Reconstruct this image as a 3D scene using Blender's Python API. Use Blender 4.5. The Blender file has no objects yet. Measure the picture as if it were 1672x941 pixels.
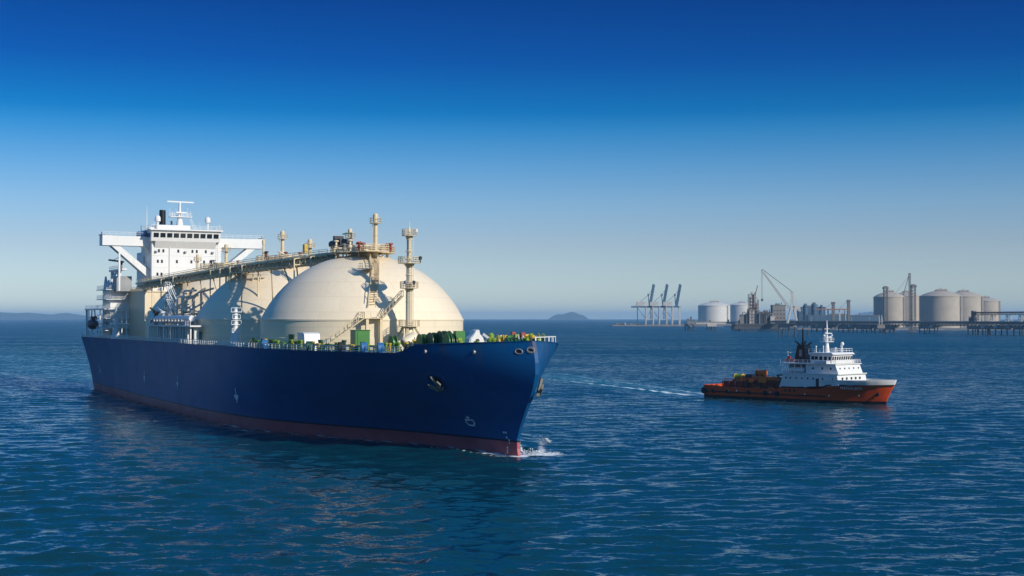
import bpy, math, random
import numpy as np
from mathutils import Vector, Matrix
R = math.radians
PI = math.pi
sc = bpy.context.scene
col = sc.collection
FPX, HZ, CAMH = 2291.0, 520.5, 22.0     # focal length (photo pixels), horizon row, eye height (m)

# ------------------------------------------------------------------ helpers
class MB:
    """collects solids, then links them as one mesh object"""
    def __init__(s): s.v = []; s.f = []; s.m = []; s.sm = []
    def add(s, vs, fs, mi=0, smooth=False):
        o = len(s.v); s.v += [tuple(p) for p in vs]
        for f in fs: s.f.append(tuple(i + o for i in f)); s.m.append(mi); s.sm.append(smooth)
        return s
    def box(s, x0, x1, y0, y1, z0, z1, mi=0, M=None):
        vs = [Vector((x, y, z)) for z in (z0, z1) for y in (y0, y1) for x in (x0, x1)]
        if M: vs = [M @ v for v in vs]
        return s.add(vs, [(0,2,3,1),(4,5,7,6),(0,1,5,4),(2,6,7,3),(0,4,6,2),(1,3,7,5)], mi)
    def bar(s, p, q, w, h=None, mi=0):
        p, q = Vector(p), Vector(q); h = h or w; d = (q - p)
        if d.length < 1e-6: return s
        d.normalize(); up = Vector((0,0,1)) if abs(d.z) < .95 else Vector((1,0,0))
        a = d.cross(up).normalized(); b = a.cross(d).normalized()
        vs = [e + a*sx*w/2 + b*sy*h/2 for e in (p, q) for sx, sy in ((-1,-1),(1,-1),(1,1),(-1,1))]
        return s.add(vs, [(3,2,1,0),(4,5,6,7),(0,1,5,4),(1,2,6,5),(2,3,7,6),(3,0,4,7)], mi)
    def tube(s, p, q, r, r2=None, n=12, mi=0, smooth=True):
        p, q = Vector(p), Vector(q); r2 = r if r2 is None else r2; d = (q-p).normalized()
        up = Vector((0,0,1)) if abs(d.z) < .95 else Vector((1,0,0))
        a = d.cross(up).normalized(); b = d.cross(a).normalized()
        vs = []
        for e, rr in ((p, r), (q, r2)):
            vs += [e + (a*math.cos(2*PI*i/n) + b*math.sin(2*PI*i/n))*rr for i in range(n)]
        s.add(vs, [(i, i+n, (i+1) % n + n, (i+1) % n) for i in range(n)], mi, smooth)
        return s.add([vs[i] for i in range(n)] + [vs[i+n] for i in range(n)], [tuple(range(n)), tuple(range(2*n-1, n-1, -1))], mi)
    def lathe(s, prof, c=(0,0,0), n=32, mi=0, smooth=True, axis=None, cap=True):
        if smooth and len(prof) > 2:          # break the shading where the profile turns sharply
            for i in range(1, len(prof)-1):
                a = math.atan2(prof[i][1]-prof[i-1][1], prof[i][0]-prof[i-1][0]); b = math.atan2(prof[i+1][1]-prof[i][1], prof[i+1][0]-prof[i][0])
                if abs((b-a+PI) % (2*PI)-PI) > .35:
                    s.lathe(prof[:i+1], c, n, mi, True, axis, False); s.lathe(prof[i:], c, n, mi, True, axis, False)
                    if cap:
                        Q = Vector((0,0,1)).rotation_difference(Vector(axis)) if axis else None
                        for (r, z), rv in ((prof[0], True), (prof[-1], False)):
                            if r < .03: continue
                            ring = [Vector((r*math.cos(2*PI*i2/n), r*math.sin(2*PI*i2/n), z)) for i2 in range(n)]
                            ring = [Vector(c) + (Q @ p if Q else p) for p in ring]
                            s.add(ring, [tuple(range(n-1,-1,-1)) if rv else tuple(range(n))], mi)
                    return s
        c = Vector(c); vs = []; k = len(prof)
        Q = Vector((0,0,1)).rotation_difference(Vector(axis)) if axis else None
        for r, z in prof:
            for i in range(n):
                p = Vector((r*math.cos(2*PI*i/n), r*math.sin(2*PI*i/n), z))
                if Q: p = Q @ p
                vs.append(c + p)
        fs = [(j*n+i, j*n+(i+1) % n, (j+1)*n+(i+1) % n, (j+1)*n+i) for j in range(k-1) for i in range(n)]
        s.add(vs, fs, mi, smooth)
        if cap:
            s.add(vs[:n], [tuple(range(n-1, -1, -1))], mi); s.add(vs[-n:], [tuple(range(n))], mi)
        return s
    def prism(s, poly, ax, a0, a1, mi=0):
        """polygon extruded along axis 'x','y' or 'z'"""
        def P(u, v, a): return {'x': (a,u,v), 'y': (u,a,v), 'z': (u,v,a)}[ax]
        n = len(poly); vs = [P(u,v,a0) for u,v in poly] + [P(u,v,a1) for u,v in poly]
        return s.add(vs, [tuple(range(n-1,-1,-1)), tuple(range(n, 2*n))] + [(i,(i+1)%n,(i+1)%n+n,i+n) for i in range(n)], mi)
    def rail(s, pts, h=1.1, rows=3, step=1.6, w=.06, mi=0):
        for a, b in zip(pts, pts[1:]):
            a, b = Vector(a), Vector(b); L = (b-a).length; n = max(1, int(L/step))
            for i in range(n+1):
                p = a.lerp(b, i/n); s.bar(p, p+Vector((0,0,h)), w, mi=mi)
            for k in range(rows):
                o = Vector((0,0,h*(k+1)/rows)); s.bar(a+o, b+o, w, mi=mi)
        return s
    def ladder(s, p, q, w=.6, side=(0,1,0), r=.06, step=.5, mi=0):
        p, q, sd = Vector(p), Vector(q), Vector(side).normalized()*w/2
        s.bar(p-sd, q-sd, r, mi=mi); s.bar(p+sd, q+sd, r, mi=mi)
        n = max(2, int((q-p).length/step))
        for i in range(n): e = p.lerp(q, (i+.5)/n); s.bar(e-sd, e+sd, r*.8, mi=mi)
        return s
    def blob(s, c, r, n=8, mi=0, jit=0, rnd=None):
        c = Vector(c); vs = []; fs = []; k = n//2+1
        for j in range(k):
            t = PI*j/(k-1)
            for i in range(n):
                rr = 1 + (rnd.uniform(-jit, jit) if rnd else 0)
                vs.append(c + Vector((r[0]*math.sin(t)*math.cos(2*PI*i/n), r[1]*math.sin(t)*math.sin(2*PI*i/n), r[2]*math.cos(t)))*1*rr if not rnd else c + Vector((r[0]*math.sin(t)*math.cos(2*PI*i/n)*rr, r[1]*math.sin(t)*math.sin(2*PI*i/n)*rr, r[2]*math.cos(t)*rr)))
        for j in range(k-1):
            for i in range(n): fs.append((j*n+i, (j+1)*n+i, (j+1)*n+(i+1)%n, j*n+(i+1)%n))
        return s.add(vs, fs, mi, True)
    def build(s, name, mats, parent=None, loc=None, label=None):
        me = bpy.data.meshes.new(name); me.from_pydata(s.v, [], s.f); me.validate(); me.update()
        for m in (mats if isinstance(mats, (list, tuple)) else [mats]): me.materials.append(m)
        if len(me.polygons) == len(s.m):
            me.polygons.foreach_set('material_index', s.m); me.polygons.foreach_set('use_smooth', s.sm)
        o = bpy.data.objects.new(name, me); col.objects.link(o)
        if parent: o.parent = parent
        if loc is not None: o.location = loc
        if label: o['label'] = label
        return o

def tag(o, label, cat=None, group=None, kind=None):
    o['label'] = label
    if cat: o['category'] = cat
    if group: o['group'] = group
    if kind: o['kind'] = kind
    return o
def empty(name, loc=(0,0,0), rz=0.0):
    o = bpy.data.objects.new(name, None); col.objects.link(o); o.location = loc; o.rotation_euler = (0,0,rz); return o
def copy_tree(o, parent=None):
    c = o.copy(); col.objects.link(c)
    if parent: c.parent = parent
    for ch in list(o.children): copy_tree(ch, c)
    return c
def WX(px, Y): return (px - 836.0)*Y/FPX
def WZ(py, Y): return CAMH - (py - HZ)*Y/FPX

# ------------------------------------------------------------------ materials
def mat(name, c, rough=.5, metal=0., var=.12, scale=.4, streak=0., streak_c=None, coat=0., spec=.5, bump=0., bscale=3.):
    m = bpy.data.materials.new(name); m.use_nodes = True; nt = m.node_tree; N = nt.nodes; L = nt.links
    b = N['Principled BSDF']; b.inputs['Roughness'].default_value = rough; b.inputs['Metallic'].default_value = metal
    b.inputs['Specular IOR Level'].default_value = spec
    b.inputs['Coat Weight'].default_value = coat; b.inputs['Coat Roughness'].default_value = .12
    tc = N.new('ShaderNodeTexCoord')
    n = N.new('ShaderNodeTexNoise'); n.inputs['Scale'].default_value = scale; n.inputs['Detail'].default_value = 6
    L.new(tc.outputs['Object'], n.inputs['Vector'])
    mx = N.new('ShaderNodeMix'); mx.data_type = 'RGBA'
    L.new(n.outputs['Fac'], mx.inputs['Factor'])
    mx.inputs['A'].default_value = tuple(min(1, x*(1-var*1.5)) for x in c)+(1,)
    mx.inputs['B'].default_value = tuple(min(1, x*(1+var)) for x in c)+(1,)
    out = mx.outputs['Result']
    if streak > 0:
        mp = N.new('ShaderNodeMapping'); mp.inputs['Scale'].default_value = (1.3, 1.3, .12)
        L.new(tc.outputs['Object'], mp.inputs['Vector'])
        n2 = N.new('ShaderNodeTexNoise'); n2.inputs['Scale'].default_value = 1.0; n2.inputs['Detail'].default_value = 5
        L.new(mp.outputs['Vector'], n2.inputs['Vector'])
        rp = N.new('ShaderNodeMapRange'); rp.inputs['From Min'].default_value = .52; rp.inputs['From Max'].default_value = .75
        rp.inputs['To Max'].default_value = streak; L.new(n2.outputs['Fac'], rp.inputs['Value'])
        m2 = N.new('ShaderNodeMix'); m2.data_type = 'RGBA'; L.new(rp.outputs['Result'], m2.inputs['Factor'])
        L.new(out, m2.inputs['A']); m2.inputs['B'].default_value = tuple(streak_c or (.12,.07,.04))+(1,)
        out = m2.outputs['Result']
    L.new(out, b.inputs['Base Color'])
    if bump > 0:
        n3 = N.new('ShaderNodeTexNoise'); n3.inputs['Scale'].default_value = bscale; n3.inputs['Detail'].default_value = 4
        L.new(tc.outputs['Object'], n3.inputs['Vector'])
        bp = N.new('ShaderNodeBump'); bp.inputs['Strength'].default_value = bump; bp.inputs['Distance'].default_value = .1
        L.new(n3.outputs['Fac'], bp.inputs['Height']); L.new(bp.outputs['Normal'], b.inputs['Normal'])
    return m
M = dict(
 white=mat('white_paint', (.74,.74,.72), .42, var=.05, scale=.25, streak=.16, streak_c=(.42,.33,.22)),
 cream=mat('cream_paint', (.76,.65,.46), .45, var=.06, scale=.3, streak=.25, streak_c=(.35,.22,.11)),
 creamrail=mat('cream_rail_paint', (.70,.57,.36), .5, var=.12, scale=.8),
 whiterail=mat('white_rail_paint', (.80,.80,.78), .45, var=.06, scale=1.),
 deck=mat('green_deck_paint', (.07,.13,.08), .7, var=.25, scale=.3, streak=.2),
 green=mat('green_machinery_paint', (.045,.20,.035), .4, var=.2, scale=.8, streak=.15),
 dgreen=mat('dark_green_paint', (.012,.075,.03), .4, var=.25, scale=1.),
 lime=mat('lime_green_paint', (.22,.34,.02), .5, var=.25, scale=1.),
 yellow=mat('yellow_paint', (.62,.40,.03), .45, var=.2, scale=1., streak=.2),
 black=mat('black_funnel_paint', (.008,.009,.011), .35, var=.2, scale=.8),
 glass=mat('tinted_window_glass', (.012,.018,.022), .06, var=.2, scale=.3, spec=.7),
 steel=mat('grey_steel', (.28,.29,.30), .5, metal=.3, var=.2, scale=.6, streak=.2),
 dsteel=mat('dark_steel', (.05,.05,.055), .55, metal=.3, var=.3, scale=.8),
 pipe=mat('pipe_insulation', (.60,.51,.34), .5, var=.2, scale=.6, streak=.3),
 red=mat('red_valve_paint', (.30,.05,.03), .5, var=.2, scale=1.),
 maroon=mat('lifeboat_maroon', (.14,.045,.05), .5, var=.2, scale=1.),
 bluep=mat('blue_paint', (.03,.15,.36), .4, var=.15, scale=.5),
 rust=mat('rusty_anchor_iron', (.20,.19,.15), .75, var=.4, scale=2.),
 marking=mat('white_marking_paint', (.78,.80,.82), .6, var=.1, scale=2.),
 orange=mat('orange_cargo_paint', (.74,.165,.012), .5, var=.25, scale=.8, streak=.2),
 rubber=mat('black_rubber', (.015,.015,.016), .8, var=.3, scale=1.),
 concrete=mat('tank_concrete', (.42,.37,.30), .85, var=.12, scale=.06, streak=.25, streak_c=(.22,.19,.16)),
 jetty=mat('jetty_concrete', (.22,.20,.18), .85, var=.25, scale=.08, streak=.3),
 pile=mat('wet_pile', (.045,.042,.04), .7, var=.3, scale=.3),
 portblue=mat('blue_crane_paint', (.04,.10,.17), .5, var=.2, scale=.1),
 portsteel=mat('weathered_port_steel', (.13,.125,.12), .6, var=.3, scale=.1),
 portwhite=mat('pale_port_paint', (.48,.46,.42), .6, var=.15, scale=.08, streak=.25),
 portrust=mat('rust_brown_steel', (.24,.12,.075), .7, var=.3, scale=.1),
 darkport=mat('dark_tarred_steel', (.05,.055,.06), .7, var=.3, scale=.1, streak=.2, streak_c=(.2,.14,.1)),
 rock=mat('shore_rock', (.20,.19,.17), .9, var=.35, scale=.05),
 hill=mat('wooded_hill', (.055,.07,.05), .95, var=.35, scale=.004),
)

def hull_mat(name, top, low, zline, seam, rough=.28, coat=.35, lowvar=.35, shadow_band=None):
    """painted hull: top colour over boot-topping colour, chalky worn waterline, plate seams in the bump"""
    m = bpy.data.materials.new(name); m.use_nodes = True; nt = m.node_tree; N = nt.nodes; L = nt.links
    b = N['Principled BSDF']; b.inputs['Roughness'].default_value = rough; b.inputs['Coat Weight'].default_value = coat; b.inputs['Coat Roughness'].default_value = .15; b.inputs['Specular IOR Level'].default_value = .16
    tc = N.new('ShaderNodeTexCoord'); sp = N.new('ShaderNodeSeparateXYZ'); L.new(tc.outputs['Object'], sp.inputs['Vector'])
    def noise(sc_, vec=None, det=6):
        n = N.new('ShaderNodeTexNoise'); n.inputs['Scale'].default_value = sc_; n.inputs['Detail'].default_value = det
        L.new(vec or tc.outputs['Object'], n.inputs['Vector']); return n.outputs['Fac']
    def mixc(f, a, c):
        x = N.new('ShaderNodeMix'); x.data_type = 'RGBA'
        if hasattr(f, 'links') or not isinstance(f, float): L.new(f, x.inputs['Factor'])
        for k, q in (('A', a), ('B', c)):
            if isinstance(q, tuple): x.inputs[k].default_value = q+(1,)
            else: L.new(q, x.inputs[k])
        return x.outputs['Result']
    def mrange(v, a, c, lo=0., hi=1.):
        x = N.new('ShaderNodeMapRange'); x.inputs['From Min'].default_value = a; x.inputs['From Max'].default_value = c
        x.inputs['To Min'].default_value = lo; x.inputs['To Max'].default_value = hi; L.new(v, x.inputs['Value']); return x.outputs['Result']
    def br_(nm):
        q = N.new('ShaderNodeTexBrick'); q.inputs['Scale'].default_value = 1; q.inputs['Brick Width'].default_value = seam[0]; q.inputs['Row Height'].default_value = seam[1]
        q.inputs['Color1'].default_value = (0,0,0,1); q.inputs['Color2'].default_value = (1,1,1,1); q.inputs['Mortar'].default_value = (.9,.9,.9,1); q.inputs['Mortar Size'].default_value = .05
        k = N.new('ShaderNodeCombineXYZ'); L.new(sp.outputs['X'], k.inputs[0]); L.new(sp.outputs['Z'], k.inputs[1]); L.new(k.outputs[0], q.inputs['Vector']); return q.outputs['Color']
    mp = N.new('ShaderNodeMapping'); mp.inputs['Scale'].default_value = (.9, .9, .06); L.new(tc.outputs['Object'], mp.inputs['Vector'])
    st = noise(.6, mp.outputs['Vector'])
    tcol = mixc(noise(.05), tuple(x*.88 for x in top), tuple(x*1.1 for x in top))
    tcol = mixc(mrange(st, .55, .85, 0, .12), tcol, tuple(x*.5+.03 for x in top))
    tcol = mixc(mrange(br_('plate'), 0, 1, 0, .5), tcol, tuple(x*.72 for x in top))
    hi_ = N.new('ShaderNodeMath'); hi_.operation = 'MULTIPLY'; L.new(mrange(st, .57, .72, 0, .55), hi_.inputs[0]); L.new(mrange(sp.outputs['Z'], 6*seam[1]*.9, 6*seam[1]*1.05), hi_.inputs[1])
    tcol = mixc(hi_.outputs[0], tcol, (.10,.06,.04))
    lcol = mixc(noise(.35), tuple(x*(1-lowvar) for x in low), tuple(x*(1+lowvar) for x in low))
    lcol = mixc(mrange(noise(.16), .55, .75, 0, .4), lcol, (.30,.20,.17))
    zz = N.new('ShaderNodeMath'); zz.operation = 'ADD'; L.new(sp.outputs['Z'], zz.inputs[0]); zz.inputs[1].default_value = 0
    c = mixc(mrange(zz.outputs[0], zline-.03, zline+.03), lcol, tcol)
    if shadow_band:  # thin dark shadow line above the boot-topping, painted into the hull colour
        bn = N.new('ShaderNodeMath'); bn.operation = 'COMPARE'; L.new(sp.outputs['Z'], bn.inputs[0]); bn.inputs[1].default_value = shadow_band[0]; bn.inputs[2].default_value = shadow_band[1]
        c = mixc(bn.outputs[0], c, shadow_band[2])
    L.new(c, b.inputs['Base Color'])
    L.new(mrange(noise(.12), .3, .7, rough*.92, rough*1.1), b.inputs['Roughness'])
    br = N.new('ShaderNodeTexBrick'); br.inputs['Scale'].default_value = 1; br.inputs['Brick Width'].default_value = seam[0]; br.inputs['Row Height'].default_value = seam[1]
    br.inputs['Mortar Size'].default_value = .05; br.inputs['Mortar Smooth'].default_value = .4
    cb = N.new('ShaderNodeCombineXYZ'); L.new(sp.outputs['X'], cb.inputs[0]); L.new(sp.outputs['Z'], cb.inputs[1]); L.new(cb.outputs[0], br.inputs['Vector'])
    bp = N.new('ShaderNodeBump'); bp.inputs['Strength'].default_value = .25; bp.inputs['Distance'].default_value = .03; L.new(br.outputs['Fac'], bp.inputs['Height'])
    bp2 = N.new('ShaderNodeBump'); bp2.inputs['Strength'].default_value = .3; bp2.inputs['Distance'].default_value = .008; L.new(noise(.22, None, 1), bp2.inputs['Height'])
    L.new(bp.outputs['Normal'], bp2.inputs['Normal']); L.new(bp2.outputs['Normal'], b.inputs['Normal'])
    return m
M['navy'] = hull_mat('navy_hull_paint', (.001,.084,.245), (.42,.10,.11), 2.15, (9, 2.6), rough=.46, coat=.06, shadow_band=(2.3, .13, (.01,.012,.02)))
M['tughull'] = hull_mat('red_orange_hull_paint', (.68,.085,.02), (.02,.02,.024), .75, (5, 1.3), rough=.4, coat=.15)

def tank_mat():
    m = mat('cream_tank_paint', (.85,.73,.535), .45, var=.025, scale=.12, streak=.12, streak_c=(.45,.35,.22))
    nt = m.node_tree; N = nt.nodes; L = nt.links; b = N['Principled BSDF']
    tc = N.new('ShaderNodeTexCoord'); sp = N.new('ShaderNodeSeparateXYZ'); L.new(tc.outputs['Object'], sp.inputs['Vector'])
    at = N.new('ShaderNodeMath'); at.operation = 'ARCTAN2'; L.new(sp.outputs['Y'], at.inputs[0]); L.new(sp.outputs['X'], at.inputs[1])
    sc_ = N.new('ShaderNodeMath'); sc_.operation = 'MULTIPLY'; L.new(at.outputs[0], sc_.inputs[0]); sc_.inputs[1].default_value = 20.
    cb = N.new('ShaderNodeCombineXYZ'); L.new(sc_.outputs[0], cb.inputs[0]); L.new(sp.outputs['Z'], cb.inputs[1])
    br = N.new('ShaderNodeTexBrick'); br.inputs['Scale'].default_value = 1; br.inputs['Brick Width'].default_value = 7.85; br.inputs['Row Height'].default_value = 2.9
    br.inputs['Mortar Size'].default_value = .045; br.inputs['Mortar Smooth'].default_value = .3; L.new(cb.outputs[0], br.inputs['Vector'])
    br.inputs['Color1'].default_value = (1,1,1,1); br.inputs['Color2'].default_value = (.955,.95,.94,1); br.inputs['Mortar'].default_value = (.86,.83,.78,1)
    ol = b.inputs['Base Color'].links[0].from_socket; mu = N.new('ShaderNodeMix'); mu.data_type = 'RGBA'; mu.blend_type = 'MULTIPLY'; mu.inputs['Factor'].default_value = 1
    L.new(ol, mu.inputs['A']); L.new(br.outputs['Color'], mu.inputs['B']); L.new(mu.outputs['Result'], b.inputs['Base Color'])
    bp = N.new('ShaderNodeBump'); bp.inputs['Strength'].default_value = .3; bp.inputs['Distance'].default_value = .04; L.new(br.outputs['Fac'], bp.inputs['Height'])
    n = N.new('ShaderNodeTexNoise'); n.inputs['Scale'].default_value = .25; L.new(tc.outputs['Object'], n.inputs['Vector'])
    b2 = N.new('ShaderNodeBump'); b2.inputs['Strength'].default_value = .3; b2.inputs['Distance'].default_value = .03; L.new(n.outputs['Fac'], b2.inputs['Height'])
    L.new(bp.outputs['Normal'], b2.inputs['Normal']); L.new(b2.outputs['Normal'], b.inputs['Normal'])
    return m
M['tank'] = tank_mat()
M['barrier'] = mat('dark_red_barrier', (.13,.028,.02), .6, var=.3, scale=.8)

def foam_mat():
    m = bpy.data.materials.new('white_foam'); m.use_nodes = True; N = m.node_tree.nodes; L = m.node_tree.links
    b = N['Principled BSDF']; b.inputs['Base Color'].default_value = (.80,.85,.88,1); b.inputs['Roughness'].default_value = .7
    tc = N.new('ShaderNodeTexCoord'); n = N.new('ShaderNodeTexNoise'); n.inputs['Scale'].default_value = 2.2; n.inputs['Detail'].default_value = 8
    n.inputs['Roughness'].default_value = .65
    L.new(tc.outputs['Object'], n.inputs['Vector'])
    r = N.new('ShaderNodeMapRange'); r.inputs['From Min'].default_value = .44; r.inputs['From Max'].default_value = .52; L.new(n.outputs['Fac'], r.inputs['Value'])
    at = N.new('ShaderNodeAttribute'); at.attribute_name = 'thick'
    ad = N.new('ShaderNodeMath'); ad.operation = 'ADD'; L.new(n.outputs['Fac'], ad.inputs[0]); L.new(at.outputs['Fac'], ad.inputs[1])
    r.inputs['From Min'].default_value = .92; r.inputs['From Max'].default_value = 1.0; L.new(ad.outputs[0], r.inputs['Value'])
    L.new(r.outputs['Result'], b.inputs['Alpha'])
    bp = N.new('ShaderNodeBump'); bp.inputs['Strength'].default_value = .8; bp.inputs['Distance'].default_value = .3; L.new(n.outputs['Fac'], bp.inputs['Height']); L.new(bp.outputs['Normal'], b.inputs['Normal'])
    return m
M['foam'] = foam_mat()
M['droplet'] = mat('spray_drops', (.82,.86,.88), .6, var=.02)

# ------------------------------------------------------------------ camera, sun, sky
cam = bpy.data.cameras.new('camera'); co = bpy.data.objects.new('camera', cam); col.objects.link(co); sc.camera = co
cam.sensor_width = 36; cam.lens = FPX/1672*36; cam.clip_end = 90000; cam.clip_start = .5
co.location = (0,0,CAMH); co.rotation_euler = (R(90)+math.atan((HZ-.8-470.5)/FPX), 0, 0)
ELEV = R(27); SUN = Vector((.755*math.cos(ELEV), -.656*math.cos(ELEV), math.sin(ELEV))).normalized()
sl = bpy.data.lights.new('sun', 'SUN'); sl.energy = 4.3; sl.angle = R(.5); sl.color = (1., .91, .78)
so = bpy.data.objects.new('sun', sl); col.objects.link(so); so.location = (0,0,400); so.rotation_euler = (-SUN).to_track_quat('-Z','Y').to_euler()
w = bpy.data.worlds.new('World'); sc.world = w; w.use_nodes = True
N = w.node_tree.nodes; L = w.node_tree.links; bg = N['Background']
sky = N.new('ShaderNodeTexSky'); sky.sky_type = 'NISHITA'; sky.sun_disc = False; sky.sun_elevation = ELEV
sky.sun_rotation = math.atan2(SUN.x, SUN.y); sky.air_density = 1.0; sky.dust_density = .25; sky.ozone_density = 3.0
geo = N.new('ShaderNodeTexCoord'); sp = N.new('ShaderNodeSeparateXYZ'); L.new(geo.outputs['Generated'], sp.inputs['Vector'])
ab = N.new('ShaderNodeMath'); ab.operation = 'ABSOLUTE'; L.new(sp.outputs['Z'], ab.inputs[0])
cb = N.new('ShaderNodeCombineXYZ'); L.new(sp.outputs['X'], cb.inputs[0]); L.new(sp.outputs['Y'], cb.inputs[1]); L.new(ab.outputs[0], cb.inputs[2])
L.new(cb.outputs[0], sky.inputs['Vector'])
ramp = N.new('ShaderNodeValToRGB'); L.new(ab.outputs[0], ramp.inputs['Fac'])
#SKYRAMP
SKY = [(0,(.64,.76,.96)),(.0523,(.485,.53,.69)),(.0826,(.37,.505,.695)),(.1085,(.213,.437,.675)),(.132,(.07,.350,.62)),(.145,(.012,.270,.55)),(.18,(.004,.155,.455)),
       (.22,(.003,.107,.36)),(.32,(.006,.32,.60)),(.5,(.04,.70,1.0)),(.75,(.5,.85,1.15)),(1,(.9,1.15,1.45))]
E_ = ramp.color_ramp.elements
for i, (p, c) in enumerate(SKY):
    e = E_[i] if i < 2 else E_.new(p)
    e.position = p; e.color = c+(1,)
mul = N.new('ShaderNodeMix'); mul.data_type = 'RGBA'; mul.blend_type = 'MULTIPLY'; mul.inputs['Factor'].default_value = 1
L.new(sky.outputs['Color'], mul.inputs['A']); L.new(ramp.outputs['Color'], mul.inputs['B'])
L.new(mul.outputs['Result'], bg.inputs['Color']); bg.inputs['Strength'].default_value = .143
sc.view_settings.view_transform = 'Standard'; sc.view_settings.look = 'None'; sc.view_settings.gamma = 1; sc.view_settings.exposure = 0
sc.view_settings.use_curve_mapping = False
sc.render.engine = 'CYCLES'; sc.cycles.use_denoising = True; sc.cycles.max_bounces = 6; sc.cycles.volume_bounces = 0
sc.cycles.transparent_max_bounces = 12; sc.cycles.caustics_reflective = False; sc.cycles.caustics_refractive = False
try: sc.cycles.denoiser = 'OPENIMAGEDENOISE'
except Exception: pass

# ================================================================== GAS CARRIER  (x aft from the bow, y to starboard, z up)
SO = Vector((1.3, 224, 0)); SA = math.atan2(.891, -.454)
ship = tag(empty('gas_carrier', SO, SA), 'huge blue hulled gas carrier with three cream domed tanks and white bridge', 'ship')
ES, EB = Vector((math.cos(SA), math.sin(SA), 0)), Vector((-math.sin(SA), math.cos(SA), 0))
def itp(x, xs, ys): return float(np.interp(x, xs, ys))
STZ, STS = [-4,0,2.1,4.66,7.6,10.1,13,15.6,18.3,19], [-.9,-.36,.36,-.9,-2.9,-4.95,-8.0,-10.85,-13.2,-13.8]
def stem(z): return itp(z, STZ, STS)
WLd, WLb = [0,4,10,18,27,38,51,67,85,105,140,168,210,235,256], [.25,.9,2.2,4.0,6.4,11,16,21,23.6,24.5,24.4,23.9,22.4,21.2,19.6]
DKd, DKb = [0,1.5,4,7,11,15,21.5,32,43,58,75,230,250,262], [.3,1.5,3.5,5.7,8.5,11.3,15.2,19,22,24.1,24.6,24.6,24.3,23.9]
def smooth_itp(d, xs, ys):
    return sum(itp(d+o, xs, ys)*wt for o, wt in ((-4,.2),(-2,.2),(0,.2),(2,.2),(4,.2))) if d > 8 else itp(d, xs, ys)
def half(s, z):
    d = max(0, s - stem(z)); wt = max(0., z/16.2)**1.25
    a, b = smooth_itp(d, WLd, WLb), smooth_itp(d, DKd, DKb)
    if z < 0: a *= 1 + z*.04
    return a + (b-a)*wt
def fit_stem():
    # pull the stem aft until the bow's far-side outline passes through the places measured on the photograph
    for k, (z, px) in enumerate(((-4,848.5),(0,850.5),(2.1,847.6),(4.66,853.5),(7.6,863),(10.1,873),(13,888),(15.6,902.5),(18.3,914.5),(19,917))):
        lo, hi = -14.0, 8.0
        for _ in range(24):
            STS[k] = (lo+hi)/2; m = -1e9
            for d in np.arange(0, 26, .5):
                p = SO + ES*(STS[k]+float(d)) - EB*half(STS[k]+float(d), z); m = max(m, 836+FPX*p.x/p.y)
            if m > px: lo = STS[k]
            else: hi = STS[k]
fit_stem(); TIP = stem(18.3)
def ztop(s):
    if s > 14.6: return 16.2
    t = max(0, min(1, (14.6-s)/1.6)); return 16.2 + t*(1.45 + .75*max(0, min(1, (13-s)/(13-TIP))))
def make_hull():
    ts = sorted(set([0,.0006,.0015,.003,.005,.008,.012,.017,.023,.03,.038,.046] + [.055+.01*i for i in range(4)] + [.093+.0022*i for i in range(9)] + [.115+.012*i for i in range(24)] + [.41+.03*i for i in range(20)] + [.985, 1.0]))
    zf = [0,.05,.1,.15,.19,.23,.3,.37,.45,.53,.61,.69,.77,.85,.92,.96,1]
    mb = MB(); nz = len(zf)
    grid = {}
    for side in (1, -1):
        vs = []
        for t in ts:
            for q in zf:
                s0 = stem(17) + t*(250.5-stem(17)); zt = ztop(s0); z = -4 + q*(zt+4)
                s = stem(z) + t*(250.5 + .5*(16-z)/16 - stem(z)); vs.append((s, side*half(s, z), z))
        n = len(ts); fs = []
        for i in range(n-1):
            for j in range(nz-1):
                q = (i*nz+j, i*nz+j+1, (i+1)*nz+j+1, (i+1)*nz+j); fs.append(q if side < 0 else q[::-1])
        mb.add(vs, fs, 0, True); grid[side] = vs
    k = len(ts)-1
    tr = [grid[1][k*nz+j] for j in range(nz)] + [grid[-1][k*nz+j] for j in range(nz)]
    mb.add(tr, [(j, j+1, nz+j+1, nz+j) for j in range(nz-1)])
    st = [grid[1][j] for j in range(nz)] + [grid[-1][j] for j in range(nz)]
    mb.add(st, [(nz+j, nz+j+1, j+1, j) for j in range(nz-1)])
    return mb
hull = make_hull().build('hull', M['navy'], ship)
mb = MB(); ss = [stem(16.05)+.05] + [s_ for s_ in [-10+i*2.0 for i in range(40)] if s_ > stem(16.05)+.3] + [70+i*6 for i in range(30)] + [250.3]
vs = []
for s in ss: b = max(.1, half(s, 16.05)-.12); vs += [(s, -b, 16.05), (s, b, 16.05)]
mb.add(vs, [(2*i, 2*i+2, 2*i+3, 2*i+1) for i in range(len(ss)-1)]); mb.build('main_deck', M['deck'], ship)
mb = MB()                                     # bulwark cap and gunwale
for side in (1,-1):
    pts = []
    for s in [TIP+.05,TIP+1,TIP+2.5,TIP+4.5,TIP+7,TIP+9,3,6,9,12,13,13.8,14.6,18,24,30,38,46,56,70,90,130,170,210,250]:
        z = ztop(s); pts.append((s, side*(half(s, z)-.05), z+.03))
    for a, b in zip(pts, pts[1:]): mb.bar(a, b, .3, .1)
mb.build('gunwale_cap', M['navy'], ship)

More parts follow.
